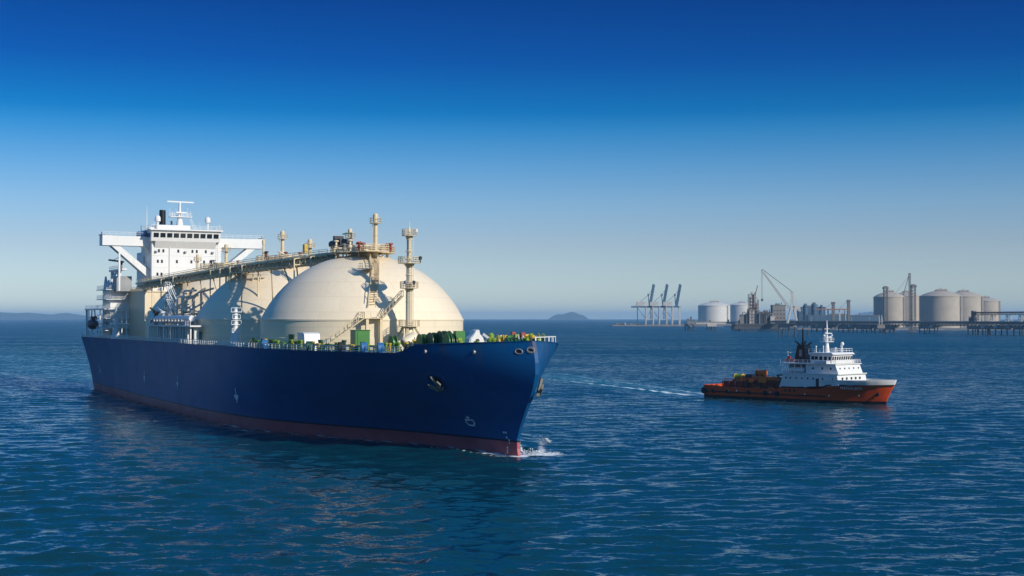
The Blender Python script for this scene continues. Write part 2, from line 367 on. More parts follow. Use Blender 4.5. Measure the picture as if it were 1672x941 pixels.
def hull_hit(px, py, zr=(0,18.3)):
    """the point of the starboard hull side seen at a place in the photograph"""
    best = None
    for s in np.arange(-13, 250, .5):
        for z in np.arange(zr[0], zr[1], .4):
            if s < stem(z): continue
            p = SO + ES*float(s) + EB*half(float(s), float(z)); e = abs(836+FPX*p.x/p.y-px) + abs(HZ+(CAMH-z)*FPX/p.y-py)
            if best is None or e < best[0]: best = (e, float(s), float(z))
    return best[1], best[2]
def hp(s, z, off=.05, side=1):
    b = half(s, z); ds = (half(s+.3, z)-half(s-.3, z))/.6; dz = (half(s, z+.3)-half(s, z-.3))/.6
    n = Vector((-ds, 1, -dz)).normalized(); return Vector((s + n.x*off, side*(b + n.y*off), z + n.z*off))
def decal(mb, poly, s0, z0, off=.05):
    return mb.add([hp(s0+u, z0+v, off) for u, v in poly], [tuple(range(len(poly)))])
# tug push marks, frame marks, bulb sign, draught marks
for px, py, k in ((387,646,1.25),(291,626,1.0),(236.5,615,.9),(164,603,.75)):
    s, z = hull_hit(px, py, (4,10)); mb = MB()
    decal(mb, [(-.2,-1.5),(.2,-1.5),(.2,1.5),(-.2,1.5)], s, z)
    decal(mb, [(-.85*k,-.45),(.85*k,-.45),(.85*k,.1),(-.85*k,.1)], s, z, .07)
    decal(mb, [(-.55*k,-.85),(.55*k,-.85),(.55*k,-.45),(-.55*k,-.45)], s, z, .06)
    mb.build('push_mark', M['marking'], hull)
s, z = hull_hit(767, 690, (3,8)); mb = MB()
SB_ = .8
seg = [(-1.0,.35),(-1.15,-.2),(-.8,-.75),(0,-.85),(.8,-.75),(1.15,-.2),(1.0,.35),(.25,.3)]
def strokes(pts, wd):
    pts = [(a*SB_, b*SB_) for a, b in pts]
    for (a, b), (c, d) in zip(pts, pts[1:]):
        l = math.hypot(c-a, d-b); u, v = -(d-b)/l*wd/2, (c-a)/l*wd/2
        ex, ey = (c-a)/l*wd/2, (d-b)/l*wd/2
        decal(mb, [(a-ex+u,b-ey+v),(c+ex+u,d+ey+v),(c+ex-u,d+ey-v),(a-ex-u,b-ey-v)], s, z, .05+.002*random.random())
strokes(seg, .24); strokes([(0,.3),(0,1.0)], .24); strokes([(-.35,.85),(.35,.85)], .2); strokes([(-1.0,.35),(-.4,.35)], .2)
mb.build('bulb_symbol', M['marking'], hull)
for px, py in ((824,705),(826,709),(828,714),(830,720),(830.5,725),(830,730),(829,734),(828,738),(826.5,741),(825,744)):
    mb = MB(); s, z = hull_hit(px, py, (0,6)); decal(mb, [(-.15,-.15),(.15,-.15),(.15,.15),(-.15,.15)], s, z); mb.build('draught_mark', M['marking'], hull)
for px, py in ((693,574.5),(773,573.5)):
    s, z = hull_hit(px, py, (13,17)); mb = MB(); p = hp(s, z, .02); mb.lathe([(.16,-.2),(.34,-.2),(.34,.12),(.16,.12)], p, 14, axis=(0,1,.1)); mb.build('side_scupper', M['steel'], hull)
# fairleads in the bow flare
def hull_s(px, z):
    best = min(np.arange(-13, 40, .1), key=lambda s: 1e9 if s < stem(z)+.3 else abs(836+FPX*(SO+ES*float(s)+EB*half(float(s),z)).x/(SO+ES*float(s)+EB*half(float(s),z)).y-px)); return float(best)
for px, z in ((847,16.75),(866,16.9),(882,17.0),(893,17.05)):
    s = hull_s(px, z); p = hp(s, z, .02); n = (hp(s, z, 1)-hp(s, z, 0)).normalized()
    t = Vector((1,0,0)); t = (t - n*t.dot(n)).normalized(); u = n.cross(t)
    mb = MB(); K = 20; ring = []
    for i in range(K):
        a = 2*PI*i/K; c = p + t*math.cos(a)*.62 + u*math.sin(a)*.38; d = (t*math.cos(a)*.62 + u*math.sin(a)*.38).normalized()
        ring += [c + d*.12*math.cos(q) + n*.12*math.sin(q) for q in (0, PI/2, PI, 3*PI/2)]
    mb.add(ring, [(i*4+j, ((i+1)%K)*4+j, ((i+1)%K)*4+(j+1)%4, i*4+(j+1)%4) for i in range(K) for j in range(4)], 0, True)
    mb.add([p + t*math.cos(2*PI*i/K)*.58 + u*math.sin(2*PI*i/K)*.34 for i in range(K)], [tuple(range(K))], 1)
    mb.build('fairlead', [M['steel'], M['black']], hull)
# anchors in their pockets
def anchor(side, s, z):
    p = hp(s, z, .15, 1); p.y *= side; n = (hp(s, z, 1)-hp(s, z, 0)).normalized(); n.y *= side
    mb = MB(); K = 22                       # pocket ring on the hull
    t = Vector((1,0,0)); t = (t - n*t.dot(n)).normalized(); u = n.cross(t); u = u if u.z > 0 else -u
    for i in range(K):
        a, b = 2*PI*i/K, 2*PI*(i+1)/K
        if side > 0: mb.bar(p + (t*math.cos(a)+u*math.sin(a))*1.9 - n*.1, p + (t*math.cos(b)+u*math.sin(b))*1.9 - n*.1, .16)
    if side > 0: mb.add([p - n*.08 + (t*math.cos(2*PI*i/K)+u*math.sin(2*PI*i/K))*1.0 for i in range(K)], [tuple(range(K))], 1)
    if side > 0: mb.build('anchor_pocket', [M['navy'], M['black']], hull)
    r = empty('anchor', SO + ES*p.x + EB*p.y + Vector((0,0,p.z)), SA)
    a = MB(); o = n*.35
    a.bar(o + u*1.5, o - u*1.1, .42, .35); a.build('shank', M['rust'], r)
    for sg in (-1, 1):
        f = MB(); f.add([o - u*1.25, o - u*.75 + t*sg*.25, o + t*sg*1.15 + u*.55 + n*.35, o + t*sg*1.35 - u*.25 + n*.3, o - u*1.25 + n*.45, o - u*.75 + t*sg*.25 + n*.4, o + t*sg*1.15 + u*.55 + n*.6, o + t*sg*1.35 - u*.25 + n*.6],
              [(0,1,2,3),(7,6,5,4),(0,4,5,1),(1,5,6,2),(2,6,7,3),(3,7,4,0)]); f.build('fluke', M['rust'], r)
    c = MB(); c.bar(o - u*1.2 - t*.8 + n*.1, o - u*1.2 + t*.8 + n*.1, .5, .5); c.build('anchor_crown', M['rust'], r)
    return r
s, z = hull_hit(714, 625, (8,15))
tag(anchor(1, s, z), 'rusty anchor housed in the round pocket on the near side of the blue bow', 'anchor')
tag(anchor(-1, -4.2, 11.2), 'rusty anchor jutting past the edge of the blue bow on its far side', 'anchor')

# ---- tanks
tank0 = None
TS = [70, 122, 174]
def make_tank():
    Rr, H0, H1 = 20.5, 21.8, 34.9; Rc = (Rr*Rr+(H1-H0)**2)/(2*(H1-H0)); zc = H1-Rc
    a0 = math.asin(Rr/Rc); prof = [(Rr+.1,15.9),(Rr+.1,18.2),(Rr,18.25),(Rr,H0-.3),(Rr+.12,H0-.28),(Rr+.12,H0)]
    prof += [(Rc*math.sin(a0*(1-i/28)), zc+Rc*math.cos(a0*(1-i/28))) for i in range(28)] + [(.05, H1)]
    return MB().lathe(prof, (0,0,0), 128), Rc, zc
tmb, TRc, TZc = make_tank()
def capz(r): return TZc + math.sqrt(max(0, TRc*TRc - r*r))
tank = tmb.build('tank_cover', M['tank'], ship, (TS[0],0,0)); tanks = [tank]
for s in TS[1:]:
    t = tank.copy(); col.objects.link(t); t.parent = ship; t.location = (s,0,0); tanks.append(t)
for i, sg in ((0, None), (1, None)):
    a = R(118) if i == 0 else R(96)
    d = MB().box(20.45, 20.75, -.65, .65, 16.1, 18.9, 0, Matrix.Rotation(a, 4, 'Z')); d.build('hatch_door', M['dgreen'], tanks[i])
# ---- dome-top equipment platforms
rnd = random.Random(4)
def dome_top(s0, front, masts):
    b = MB(); z = 35.2
    b.lathe([(2.5,34.2),(2.5,36.3),(1.9,36.9)], (s0,0,0), 20, cap=True)
    d = MB()
    for i in range(12):
        a = 2*PI*i/12; d.bar((s0+5.2*math.cos(a), 5.2*math.sin(a), capz(5.2)-.3), (s0+5.2*math.cos(a), 5.2*math.sin(a), z), .22)
    top = b.build('dome_hatch', M['cream'], ship)
    d.lathe([(2.7,z),(6.6,z),(6.6,z+.18),(2.7,z+.18)], (s0,0,0), 28, smooth=False, cap=False)
    d.box(s0-10, s0-6, -1.6, 3.2, z, z+.18)
    d.build('platform', M['creamrail'], top)
    r = MB(); pts = [(s0+6.5*math.cos(2*PI*i/20), 6.5*math.sin(2*PI*i/20), z+.18) for i in range(21)]; r.rail(pts, 1.25, 3, 1.2, .1)
    r.rail([(s0-6.4,-1.6,z+.18),(s0-10,-1.6,z+.18),(s0-10,3.2,z+.18),(s0-6,3.2,z+.18)], 1.25, 3, 1.0, .1)
    r.build('railing', M['creamrail'], top)
    for q in range(9 if front else 6):
        a = rnd.uniform(0, 2*PI); rr = rnd.uniform(3.4, 5.6); p = Vector((s0+rr*math.cos(a), rr*math.sin(a), z+.18)); h = rnd.uniform(1.1, 2.3); k = rnd.choice(['red','dsteel','cream','red','steel'])
        v = MB(); v.tube(p, p+Vector((0,0,h)), .22); v.lathe([(.1,0),(.55,.08),(.55,.3),(.1,.4)], p+Vector((0,0,h)), 12); v.blob(p+Vector((0,0,h*.45)), (.5,.5,.4), 8)
        v.build('cargo_valve', M[k], top)
    for q in range(6):
        a = rnd.uniform(0, 2*PI); p0 = Vector((s0+2.2*math.cos(a), 2.2*math.sin(a), z+1.0)); p1 = Vector((s0+6*math.cos(a+.5), 6*math.sin(a+.5), z+1.0))
        v = MB(); v.tube(p0, p1, .28, n=10); v.tube(p1, p1-Vector((0,0,.8)), .28, n=10); v.build('cargo_pipe', M['pipe'], top)
    return top
def vent_mast(parent, s, b, z0, z1, r, name='vent_mast', head=True):
    m = MB(); m.tube((s,b,z0), (s,b,z1-1.3), r, r*.92, 16); m.lathe([(r*1.25,0),(r*1.25,1.0),(r*.8,1.3)], (s,b,z1-1.3), 16); m.lathe([(r*1.15,0),(r*1.15,.15)], (s,b,(z0+z1)/2), 16)
    o = m.build(name, M['creamrail'], parent)
    if head:
        p = MB(); p.lathe([(r,0),(r+.75,0),(r+.75,.1),(r,.1)], (s,b,z1-2.0), 16, smooth=False, cap=False)
        p.rail([(s+(r+.7)*math.cos(2*PI*i/10), b+(r+.7)*math.sin(2*PI*i/10), z1-1.9) for i in range(11)], 1.0, 2, 9, .07)
        p.build('lookout_platform', M['creamrail'], o)
    l = MB(); l.ladder((s-.1, b+r+.25, z0), (s-.1, b+r+.25, z1-1.9), .5, (1,0,0), .05, .45); l.build('ladder', M['creamrail'], o)
    return o
t1 = dome_top(70, True, None)
vent_mast(t1, 62.9, 0, 34.2, 42.9, .43)
vent_mast(t1, 77.4, 0, 34.4, 40.7, .36)
w_ = MB(); w_.box(71.5,75.5,1.6,4.4,36.6,38.2); w_.tube((72,4.8,37.2),(75.2,4.8,37.2),.75); w_.box(75.8,76.8,2,4,36.0,39.0); w_.build('hoist_winch', M['dsteel'], t1)
w_ = MB(); w_.bar((74,1,36),(74,1,39.6),.3); w_.bar((74,1,39.6),(69.5,4.5,39.0),.22); w_.build('davit_arm', M['dgreen'], t1)
for x_, y_, k_ in ((63.2,3.4,.75),(64.0,2.2,.6),(64.5,-3.9,.7),(63.9,-2.9,.5)):
    w_ = MB(); w_.tube((x_,y_,35.4),(x_,y_,36.2+.7*k_),.3*k_); w_.lathe([(.2,0),(.75*k_,.1),(.75*k_,.4),(.2,.5)],(x_,y_,36.2+.7*k_),12,axis=(.3,.2,1)); w_.blob((x_,y_,36.2),(.55*k_,.55*k_,.5*k_),8); w_.build('relief_valve', M['red'], t1)
t2 = dome_top(122, False, None); vent_mast(t2, 123.2, 0, 34.2, 42.8, .43); vent_mast(t2, 103.1, 0, 33.6, 39.8, .42, 'vent_mast'); vent_mast(t2, 138.5, 0, 31, 41.5, .3, 'antenna_post', False)
m_ = MB(); m_.box(102.4,103.8,.8,1.5,36.6,38.6); m_.build('yellow_locker', M['yellow'], t2)
t3 = dome_top(174, False, None); vent_mast(t3, 172.4, 0, 34.2, 41.9, .43); vent_mast(t3, 198, 1.2, 30, 40.2, .36)
# ---- long pipe trestle over the domes
path = [Vector(p) for p in ((79,3.2,35.2),(88,8,34.6),(97,11.3,34.1),(116,12.0,33.9),(134,12.2,33.6),(156,13.4,33.0),(180,14.6,32.4),(206,15.6,31.8))]
tr = MB(); lat = Vector((-.1,1,0)).normalized()
def along(k):
    k = max(0, min(len(path)-1.0001, k)); i = int(k); return path[i].lerp(path[i+1], k-i)
NSEG = 46; pp = [along(i*(len(path)-1)/NSEG) for i in range(NSEG+1)]
for a, b in zip(pp, pp[1:]):
    for o in (-1.3, 1.3):
        tr.bar(a+lat*o, b+lat*o, .26, .42); tr.bar(a+lat*o-Vector((0,0,1.5)), b+lat*o-Vector((0,0,1.5)), .2)
        tr.bar(a+lat*o, b+lat*o-Vector((0,0,1.5)), .13); tr.bar(a+lat*o, a+lat*o-Vector((0,0,1.5)), .13)
    tr.bar(a-lat*1.3, a+lat*1.3, .2); tr.bar(a-lat*1.3-Vector((0,0,1.5)), a+lat*1.3-Vector((0,0,1.5)), .2)
    tr.bar(a+lat*.75+Vector((0,0,.1)), b+lat*.75+Vector((0,0,.1)), 1.0, .06)
trs = tr.build('pipe_trestle', M['creamrail'], ship)
r_ = MB(); r_.rail([p+lat*1.3 for p in pp[::3]]+[pp[-1]+lat*1.3], 1.2, 3, 1.6, .08); r_.rail([p-lat*1.3 for p in pp[::3]], 1.2, 3, 1.6, .08); r_.build('railing', M['creamrail'], trs)
for o, dz, rr in ((-1.0,.35,.34),(-.3,.3,.28),(-.55,-.75,.42),(.45,-.8,.36),(-1.85,-.5,.3),(-1.85,-1.3,.26)):
    q = MB()
    for a, b in zip(pp, pp[1:]): q.tube(a+lat*o+Vector((0,0,dz)), b+lat*o+Vector((0,0,dz)), rr, n=8)
    for a in pp[::5]: q.lathe([(rr,-.2),(rr+.16,-.2),(rr+.16,.2),(rr,.2)], a+lat*o+Vector((0,0,dz)), 8, axis=pp[5]-pp[0])
    q.build('cargo_pipe', M['pipe'], trs)
for k in range(2, NSEG, 3):
    a = pp[k]; sN = min(TS, key=lambda t: abs(t-a.x)); r = math.hypot(a.x-sN, a.y)
    for o in (-1.3, 2.6):
        e = a+lat*o; r = math.hypot(e.x-sN, e.y)
        zb = capz(r) if r < 20.3 else None
        if zb is None:
            if o > 0: continue
            zb = 21.8
            if e.x < 195: e2 = Vector((sN + (e.x-sN)*19.8/r, e.y*19.8/r, 22.2)); q = MB().bar(e-Vector((0,0,1.2)), e2, .24); q.build('trestle_leg', M['creamrail'], trs); continue
        q = MB().bar(e-Vector((0,0,.2)), Vector((e.x, e.y, zb-.3)), .24)
        if o > 0: q.bar(a+lat*1.2-Vector((0,0,1.4)), e-Vector((0,0,1.5)), .2); q.bar(e-Vector((0,0,.2)), a+lat*1.2, .18)
        q.build('trestle_leg', M['creamrail'], trs)
# lower side walkway on the dome of the middle tank
q = MB(); ring = []
for i in range(15):
    a = R(35+i*8); rr = 13.5; ring.append(Vector((122+rr*math.cos(a), rr*math.sin(a), capz(rr)+1.5)))
for a, b in zip(ring, ring[1:]): q.bar(a, b, .9, .08); q.bar(a, (a.x, a.y, a.z-1.9), .16)
q.rail(ring, 1.1, 2, 2.0, .07); q.build('side_walkway', M['creamrail'], ship)
for q0 in ((152,16),(158,17.5),(163,18.2)):
    v = MB(); v.tube((q0[0],q0[1],17), (q0[0],q0[1],26), .35); v.tube((q0[0],q0[1],26), (q0[0]+2,q0[1]-2.5,29.6), .35); v.lathe([(.35,0),(.9,.05),(.9,.3),(.35,.35)], (q0[0],q0[1],24), 14); v.build('riser_pipe', M['pipe'], ship)

rr = random.Random(41)
for i in range(18):
    s = rr.uniform(144.5,153); y = rr.uniform(6,20.5); z1 = rr.uniform(23,29.5); v = MB(); v.tube((s,y,16.1),(s,y,z1),.26,n=8); v.tube((s,y,z1),(s+rr.uniform(-4,4),y-rr.uniform(1,4),z1+rr.uniform(0,2)),.26,n=8); v.lathe([(.3,0),(.7,.05),(.7,.3),(.3,.35)],(s,y,rr.uniform(19,z1)),10); v.build('riser_pipe', M[rr.choice(['white','pipe','cream','steel'])], ship)
for k in range(3):
    z = 20.3+k*3.2; q = MB(); a, b = (146.5,20.2,z),(152.5,20.2,z+3.2)
    for o in (-.5,.5): q.bar((a[0],a[1]+o,a[2]),(b[0],b[1]+o,b[2]),.2); q.bar((a[0],a[1]+o,a[2]+1.1),(b[0],b[1]+o,b[2]+1.1),.1)
    q.box(152.5,154,19.5,20.9,z+3.1,z+3.25); q.rail([(152.5,20.9,z+3.25),(154,20.9,z+3.25),(154,19.5,z+3.25)],1.1,2,1,.08); q.build('zigzag_stair', M['whiterail'], ship)
# ---- foremast
fs_ = 45.6; m = MB(); m.lathe([(.85,16),(.78,20.2),(.66,20.6),(.62,27.3),(.56,27.6),(.54,32),(.48,32.4),(.45,37.3),(.30,37.6),(.24,38.9),(.10,39.1),(.06,40.2)], (fs_,0,0), 24)
for z_ in (34.5, 33.0, 30.0, 25.0): m.lathe([(.5,0),(.72,.04),(.72,.16),(.5,.2)], (fs_,0,z_), 20, smooth=False, cap=False)
fm = m.build('foremast', M['cream'], ship)
for z_, w_, in ((20.4,2.0),(27.6,1.75),(32.3,2.15),(37.5,1.4)):
    p = MB(); p.lathe([(.5,-.8),(w_*.5,-.08),(w_,0),(w_,.12),(.5,.12)], (fs_,0,z_), 12, smooth=False, cap=False)
    p.rail([(fs_+w_*.97*math.cos(2*PI*i/12), w_*.97*math.sin(2*PI*i/12), z_+.1) for i in range(13)], 1.15, 3, 3, .08)
    p.build('mast_platform', M['creamrail'], fm)
for p0, z_, mm in (((fs_-1.6,-1.6),32.4,'dsteel'),((fs_-1.2,1.2),27.8,'steel'),((fs_-1.5,-.3),27.8,'dsteel'),((fs_-.5,-1.2),37.6,'white')):
    q = MB(); q.tube((*p0,z_),(*p0,z_+.7),.1); q.lathe([(.3,0),(.34,.5),(.2,.65)], (*p0,z_+.6), 10); q.build('navigation_lamp', M[mm], fm)
q = MB(); q.ladder((fs_-.95,-.2,20.5),(fs_-.95,-.2,37),.55,(0,1,0),.06,.45); q.build('ladder', M['creamrail'], fm)
for dx, dy in ((-2.6,1.8),(-2.6,-2.2),(2.6,2.2),(2.6,-2.2)):
    q = MB(); q.bar((fs_+dx*.35,dy*.35,20.3),(fs_+dx*1.1,dy*1.25,16.05),.38); q.build('mast_brace', M['creamrail'], fm)
# ---- stair and catwalk up the front tank
st = MB()
def tp(ang, r): a = R(ang); return Vector((70+r*math.cos(a), r*math.sin(a), capz(r)+.35))
prof = [tp(176-i*.9, 6.2+i*1.02) for i in range(14)]
for a, b in zip(prof, prof[1:]):
    sd = Vector((0,1,0)); 
    for o in (-.8,.8): st.bar(a+sd*o, b+sd*o, .16); st.bar(a+sd*o+Vector((0,0,1.2)), b+sd*o+Vector((0,0,1.2)), .1); st.bar(a+sd*o, a+sd*o+Vector((0,0,1.2)), .09)
    for k in range(3): e = a.lerp(b, k/3); st.bar(e-sd*.8, e+sd*.8, .3, .06)
stair = st.build('dome_stair', M['creamrail'], ship)
e = prof[-1]; q = MB(); q.box(e.x-2.8, e.x+.3, e.y-1.2, e.y+2.6, 21.9, 22.05); q.rail([(e.x-2.8,e.y-1.2,22.05),(e.x-2.8,e.y+2.6,22.05),(e.x+.3,e.y+2.6,22.05)],1.1,3,1,.08); q.build('landing', M['creamrail'], stair)
for dx, dy in ((-2.3,-.9),(-2.3,1.9)):
    q = MB().box(e.x+dx-.28, e.x+dx+.28, e.y+dy-.28, e.y+dy+.28, 16, 21.9); q.build('landing_post', M['creamrail'], stair)
q = MB(); a, b = Vector((e.x-2.2,e.y+2.6,22)), Vector((e.x-1.2,e.y+9.2,17.2))
for o in (-.5,.5):
    ov = Vector((o,0,0)); q.bar(a+ov,b+ov,.18); q.bar(a+ov+Vector((0,0,1.1)),b+ov+Vector((0,0,1.1)),.1)
    for k in range(7): f = a.lerp(b,k/6)+ov; q.bar(f,f+Vector((0,0,1.1)),.08)
for k in range(18): f = a.lerp(b,k/17); q.bar(f-Vector((.5,0,0)),f+Vector((.5,0,0)),.25,.05)
q.build('lower_stair', M['creamrail'], stair)
q = MB(); a, b = Vector((e.x-2.0,e.y-1.2,22)), Vector((fs_+1.2,.9,26.2))
for o in (-.5,.5):
    ov = Vector((o,0,0)); q.bar(a+ov,b+ov,.2); q.bar(a+ov+Vector((0,0,1.1)),b+ov+Vector((0,0,1.1)),.1)
    for k in range(7): f = a.lerp(b,k/6)+ov; q.bar(f,f+Vector((0,0,1.1)),.08)
for k in range(18): f = a.lerp(b,k/17); q.bar(f-Vector((.5,0,0)),f+Vector((.5,0,0)),.25,.05)
q.build('mast_stair', M['creamrail'], stair)
q = MB(); a = tp(172,12.5)+Vector((0,1.2,.1)); q.box(a.x-1,a.x+1,a.y-.2,a.y+2.2,a.z,a.z+.1); q.rail([(a.x-1,a.y,a.z),(a.x-1,a.y+2.2,a.z),(a.x+1,a.y+2.2,a.z)],1.1,2,1,.08); q.build('side_landing', M['creamrail'], stair)

# ---- bridge tower
b = MB(); b.box(215,229,-10.2,10.4,29.9,46.0); tower = b.build('bridge_tower', M['white'], ship)
b = MB(); b.prism([(205,16.05),(228,16.05),(228,29.9),(205,29.9)], 'y', -14.5, 14.5) if False else b.box(205,228,-14.5,14.5,16.05,29.88); b.box(204.7,205,-14.8,14.8,29.5,29.8)
fb = b.build('cargo_machinery_house', M['cream'], ship)
r_ = MB(); r_.rail([(228,14.4,29.9),(205.2,14.4,29.9),(205.2,-14.4,29.9)],1.15,3,1.3,.08); r_.build('railing', M['creamrail'], fb)
for sg in (1,-1):
    b = MB(); yi = 10.4*sg if sg > 0 else -10.2
    b.prism([(yi,43.15),(24.1*sg,43.2),(24.1*sg,46.15),(19*sg,46.0),(yi,46.0)][::sg], 'x', 217.2, 221.8)
    wg = b.build('bridge_wing', M['white'], ship)
    b = MB(); b.prism([(19.2*sg,43.2),(21.6*sg,43.2),(11.6*sg,34.6),(yi,33.4),(yi,36.0)][::sg], 'x', 217.6, 221.2); b.build('wing_brace', M['white'], wg)
    b = MB(); b.prism([(yi,43.15),(yi,40.9),(yi+.7*sg,42.3),(yi+2.2*sg,43.15)][::sg], 'x', 217.7, 221.3); b.build('corner_gusset', M['white'], wg)
    b = MB(); b.box(218.6,220.4,*(sorted((23.2*sg,24.6*sg))),46.16,46.4); b.tube((219,24*sg,46.2),(219,24*sg,47.1),.12); b.build('wing_light', M['dsteel'], wg)
    b = MB(); b.rail([(217.3,yi+.3*sg,46.1),(217.3,23.8*sg,46.15)],1.0,2,1.8,.06); b.build('railing', M['whiterail'], wg)
wb = MB(); wb.prism([(213.6,44.6),(224,44.6),(224,47.7),(212.9,47.7)], 'y', -9.6, 10.9)
wb.prism([(215,42.6),(215,44.6),(213.6,44.6)], 'y', -8.4, 9.6)
wh = wb.build('wheelhouse', M['white'], ship)
ys = np.linspace(10.5, -9.2, 11)
for a, c in zip(ys, ys[1:]):
    q = MB(); sf = lambda z: 213.6 - .7*(z-44.6)/3.1 - .04
    q.add([(sf(45.65),a-.22,45.65),(sf(45.65),c+.22,45.65),(sf(46.95),c+.22,46.95),(sf(46.95),a-.22,46.95)], [(0,1,2,3),(3,2,1,0)]); q.build('window', M['glass'], wh)
for x in (215.2,217.6,220):
    q = MB().box(x,x+1.8,10.88,10.95,45.65,46.95); q.build('window', M['glass'], wh)
q = MB(); q.box(212.2,224.4,-10.1,11.4,47.72,48.1); q.build('wheelhouse_roof', M['white'], wh)
q = MB(); q.box(216,223,-1.2,8.6,48.1,49.5); q.box(217.6,221.5,8.6,10.6,48.1,48.9); q.build('roof_deckhouse', M['white'], wh)
q = MB(); q.rail([(224,11.2,48.1),(212.5,11.2,48.1),(212.5,-9.9,48.1),(224,-9.9,48.1)],1.15,3,1.6,.06); q.build('railing', M['whiterail'], wh)
for z_, ysx in ((43.0-1.2,(8.3,7.0,2.6,-1.6,-2.9,-5.6)),(38.7,(8.6,7.4,3.0,-1.3,-5.1,-7)),(34.9,(8.7,7.5))):
    for y_ in ysx:
        q = MB().box(214.93,214.98,y_-.28,y_+.28,z_-.45,z_+.45); q.build('porthole', M['glass'], tower)
for x, z_ in ((219,41),(223,41),(219,38),(223,38),(226,36)):
    q = MB().box(x-.3,x+.3,10.42,10.47,z_-.45,z_+.45); q.build('porthole', M['glass'], tower)
q = MB(); q.ladder((214.9,-9.0,30.5),(214.9,-9.0,44.4),.6,(0,1,0),.08,.6); q.build('ladder', M['whiterail'], tower)
for y_ in (9.2,-7.6,.6):
    q = MB(); q.box(214.5,215,y_-.35,y_+.35,41.3,41.8); q.box(214.2,214.5,y_-.25,y_+.25,41.35,41.75); q.build('floodlight', M['steel'], tower)
for x_, z_ in ((217,31.2),(221,36.4),(225,39.4)):
    q = MB(); q.box(x_-.45,x_+.45,10.4,10.5,z_-1.0,z_+1.1); q.build('door', M['steel'], tower)
q = MB(); q.tube((214.8,5.2,30),(214.8,5.2,43.2),.14,n=8); q.tube((214.8,5.2,43.2),(214.4,5.2,44.5),.14,n=8); q.build('drain_pipe', M['white'], tower)
for z_ in (33.2,36.9,40.4):
    q = MB(); q.box(214.93,215.0,-10.2,10.4,z_,z_+.12); q.box(215,229,10.4,10.46,z_,z_+.12); q.build('deck_band', M['steel' if False else 'white'], tower)
# radar mast
m = MB(); m.lathe([(1.35,47.9),(.75,51.6),(.62,52.4),(.4,53.2),(.34,55.6)], (218,1.5,0), 14)
rm = m.build('radar_mast', M['white'], ship)
q = MB(); q.box(216.6,219.4,-1.9,4.6,52.0,52.2); q.rail([(216.6,-1.9,52.2),(216.6,4.6,52.2),(219.4,4.6,52.2),(219.4,-1.9,52.2),(216.6,-1.9,52.2)],1.0,2,1.3,.06); q.build('mast_platform', M['whiterail'], rm)
q = MB(); q.bar((218,-2.6,56.55),(218,5.3,56.65),.45,.4); q.tube((218,1.5,55.6),(218,1.5,56.5),.35); q.build('radar_scanner', M['white'], rm)
q = MB(); q.box(217,217.6,-.4,2.8,53.2,53.6); q.tube((217.3,1.2,52.2),(217.3,1.2,53.2),.2); q.build('radar_scanner', M['white'], rm)
for y_, h in ((4.4,2.6),(3.6,1.6),(-1.7,1.9),(-.9,2.7),(2.6,2.4)):
    q = MB().tube((218.2,y_,52.2),(218.2,y_,52.2+h),.07,.05,6); q.build('signal_antenna', M['whiterail'], rm)
for y_ in (-3.8,-2.9):
    q = MB().bar((217.5,y_*.4,52),(217.5,y_,48.1),.08); q.build('mast_stay', M['whiterail'], rm)
for y_, x_ in ((7.8,219),(-7.2,219)):
    q = MB(); q.tube((x_,y_,48.1),(x_,y_,50.7),.3); q.lathe([(.35,50.5),(.85,50.75),(.88,51.6),(.7,52.15),(.35,52.45),(.02,52.5)],(x_,y_,0),16); q.build('satellite_dome', M['white'], ship)
q = MB(); q.tube((219,11,47.6),(219,11,55),.14,.05,8); q.build('whip_antenna', M['whiterail'], ship)
q = MB(); q.tube((222,12,47.0),(222,12,49.6),.12,.1,8); q.box(219,223,11.2,13.2,45.9,47.6); q.build('wing_console', M['bluep'], ship)
for y_ in (-9.4,-6,-3.5,10):
    q = MB().tube((214,y_,48.1),(214,y_,50.4+.4*math.sin(y_)),.06,.04,6); q.build('whip_antenna', M['whiterail'], ship)
# funnel
q = MB(); q.box(238,250,-5.5,5.5,16.05,48.6); q.box(240,249,-4.2,-.4,48.6,51.2); fc = q.build('funnel_casing', M['bluep'], ship)
q = MB(); q.lathe([(1.0,48.5),(1.0,55.7),(.85,56.1),(.75,56.1),(.75,55.2)],(245,.4,0),24); q.build('funnel', M['black'], fc)
q = MB(); q.tube((243,-2,51),(243,-2,52.6),.3); q.build('exhaust_pipe', M['dsteel'], fc)
# accommodation block aft
q = MB(); q.box(226.2,238,-20,20,16.05,30.4); q.box(229,238,-9.8,9.8,30.4,42); ab_ = q.build('accommodation_block', M['white'], ship)
for z_ in (18.9,21.8,24.6,27.5,30.4):
    q = MB(); q.box(224.5,239.6,-21.6,21.6,z_,z_+.2); q.rail([(239.4,21.4,z_+.2),(224.7,21.4,z_+.2),(224.7,16,z_+.2)],1.1,3,1.6,.07); q.build('promenade_deck', M['whiterail'], ab_)
for x in np.arange(227.4,237.4,2.0):
    for z_ in (20.3,23.2,26.1,29.0):
        q = MB().box(x,x+.8,20.0,20.06,z_-.4,z_+.5); q.build('window', M['glass'], ab_)
q = MB(); q.box(222.2,226,14.6,19.0,29.95,34.4); q.build('ventilation_house', M['steel'], ship)  # grey instead of white: the shade on this house is put into its colour
q = MB(); q.box(214,214.5,19.6,20.1,29.9,41); q.build('crane_post', M['white'], ship)
g = MB(); g.box(233.2,234.2,17.6,18.4,30.6,36.0); g.box(216,235.4,17.3,18.7,36.0,36.5)
for i in range(10):
    a, c = PI*i/10, PI*(i+1)/10; g.bar((227.5+4.6*math.cos(a),18,31.2+4.6*math.sin(a)),(227.5+4.6*math.cos(c),18,31.2+4.6*math.sin(c)),.45,.8)
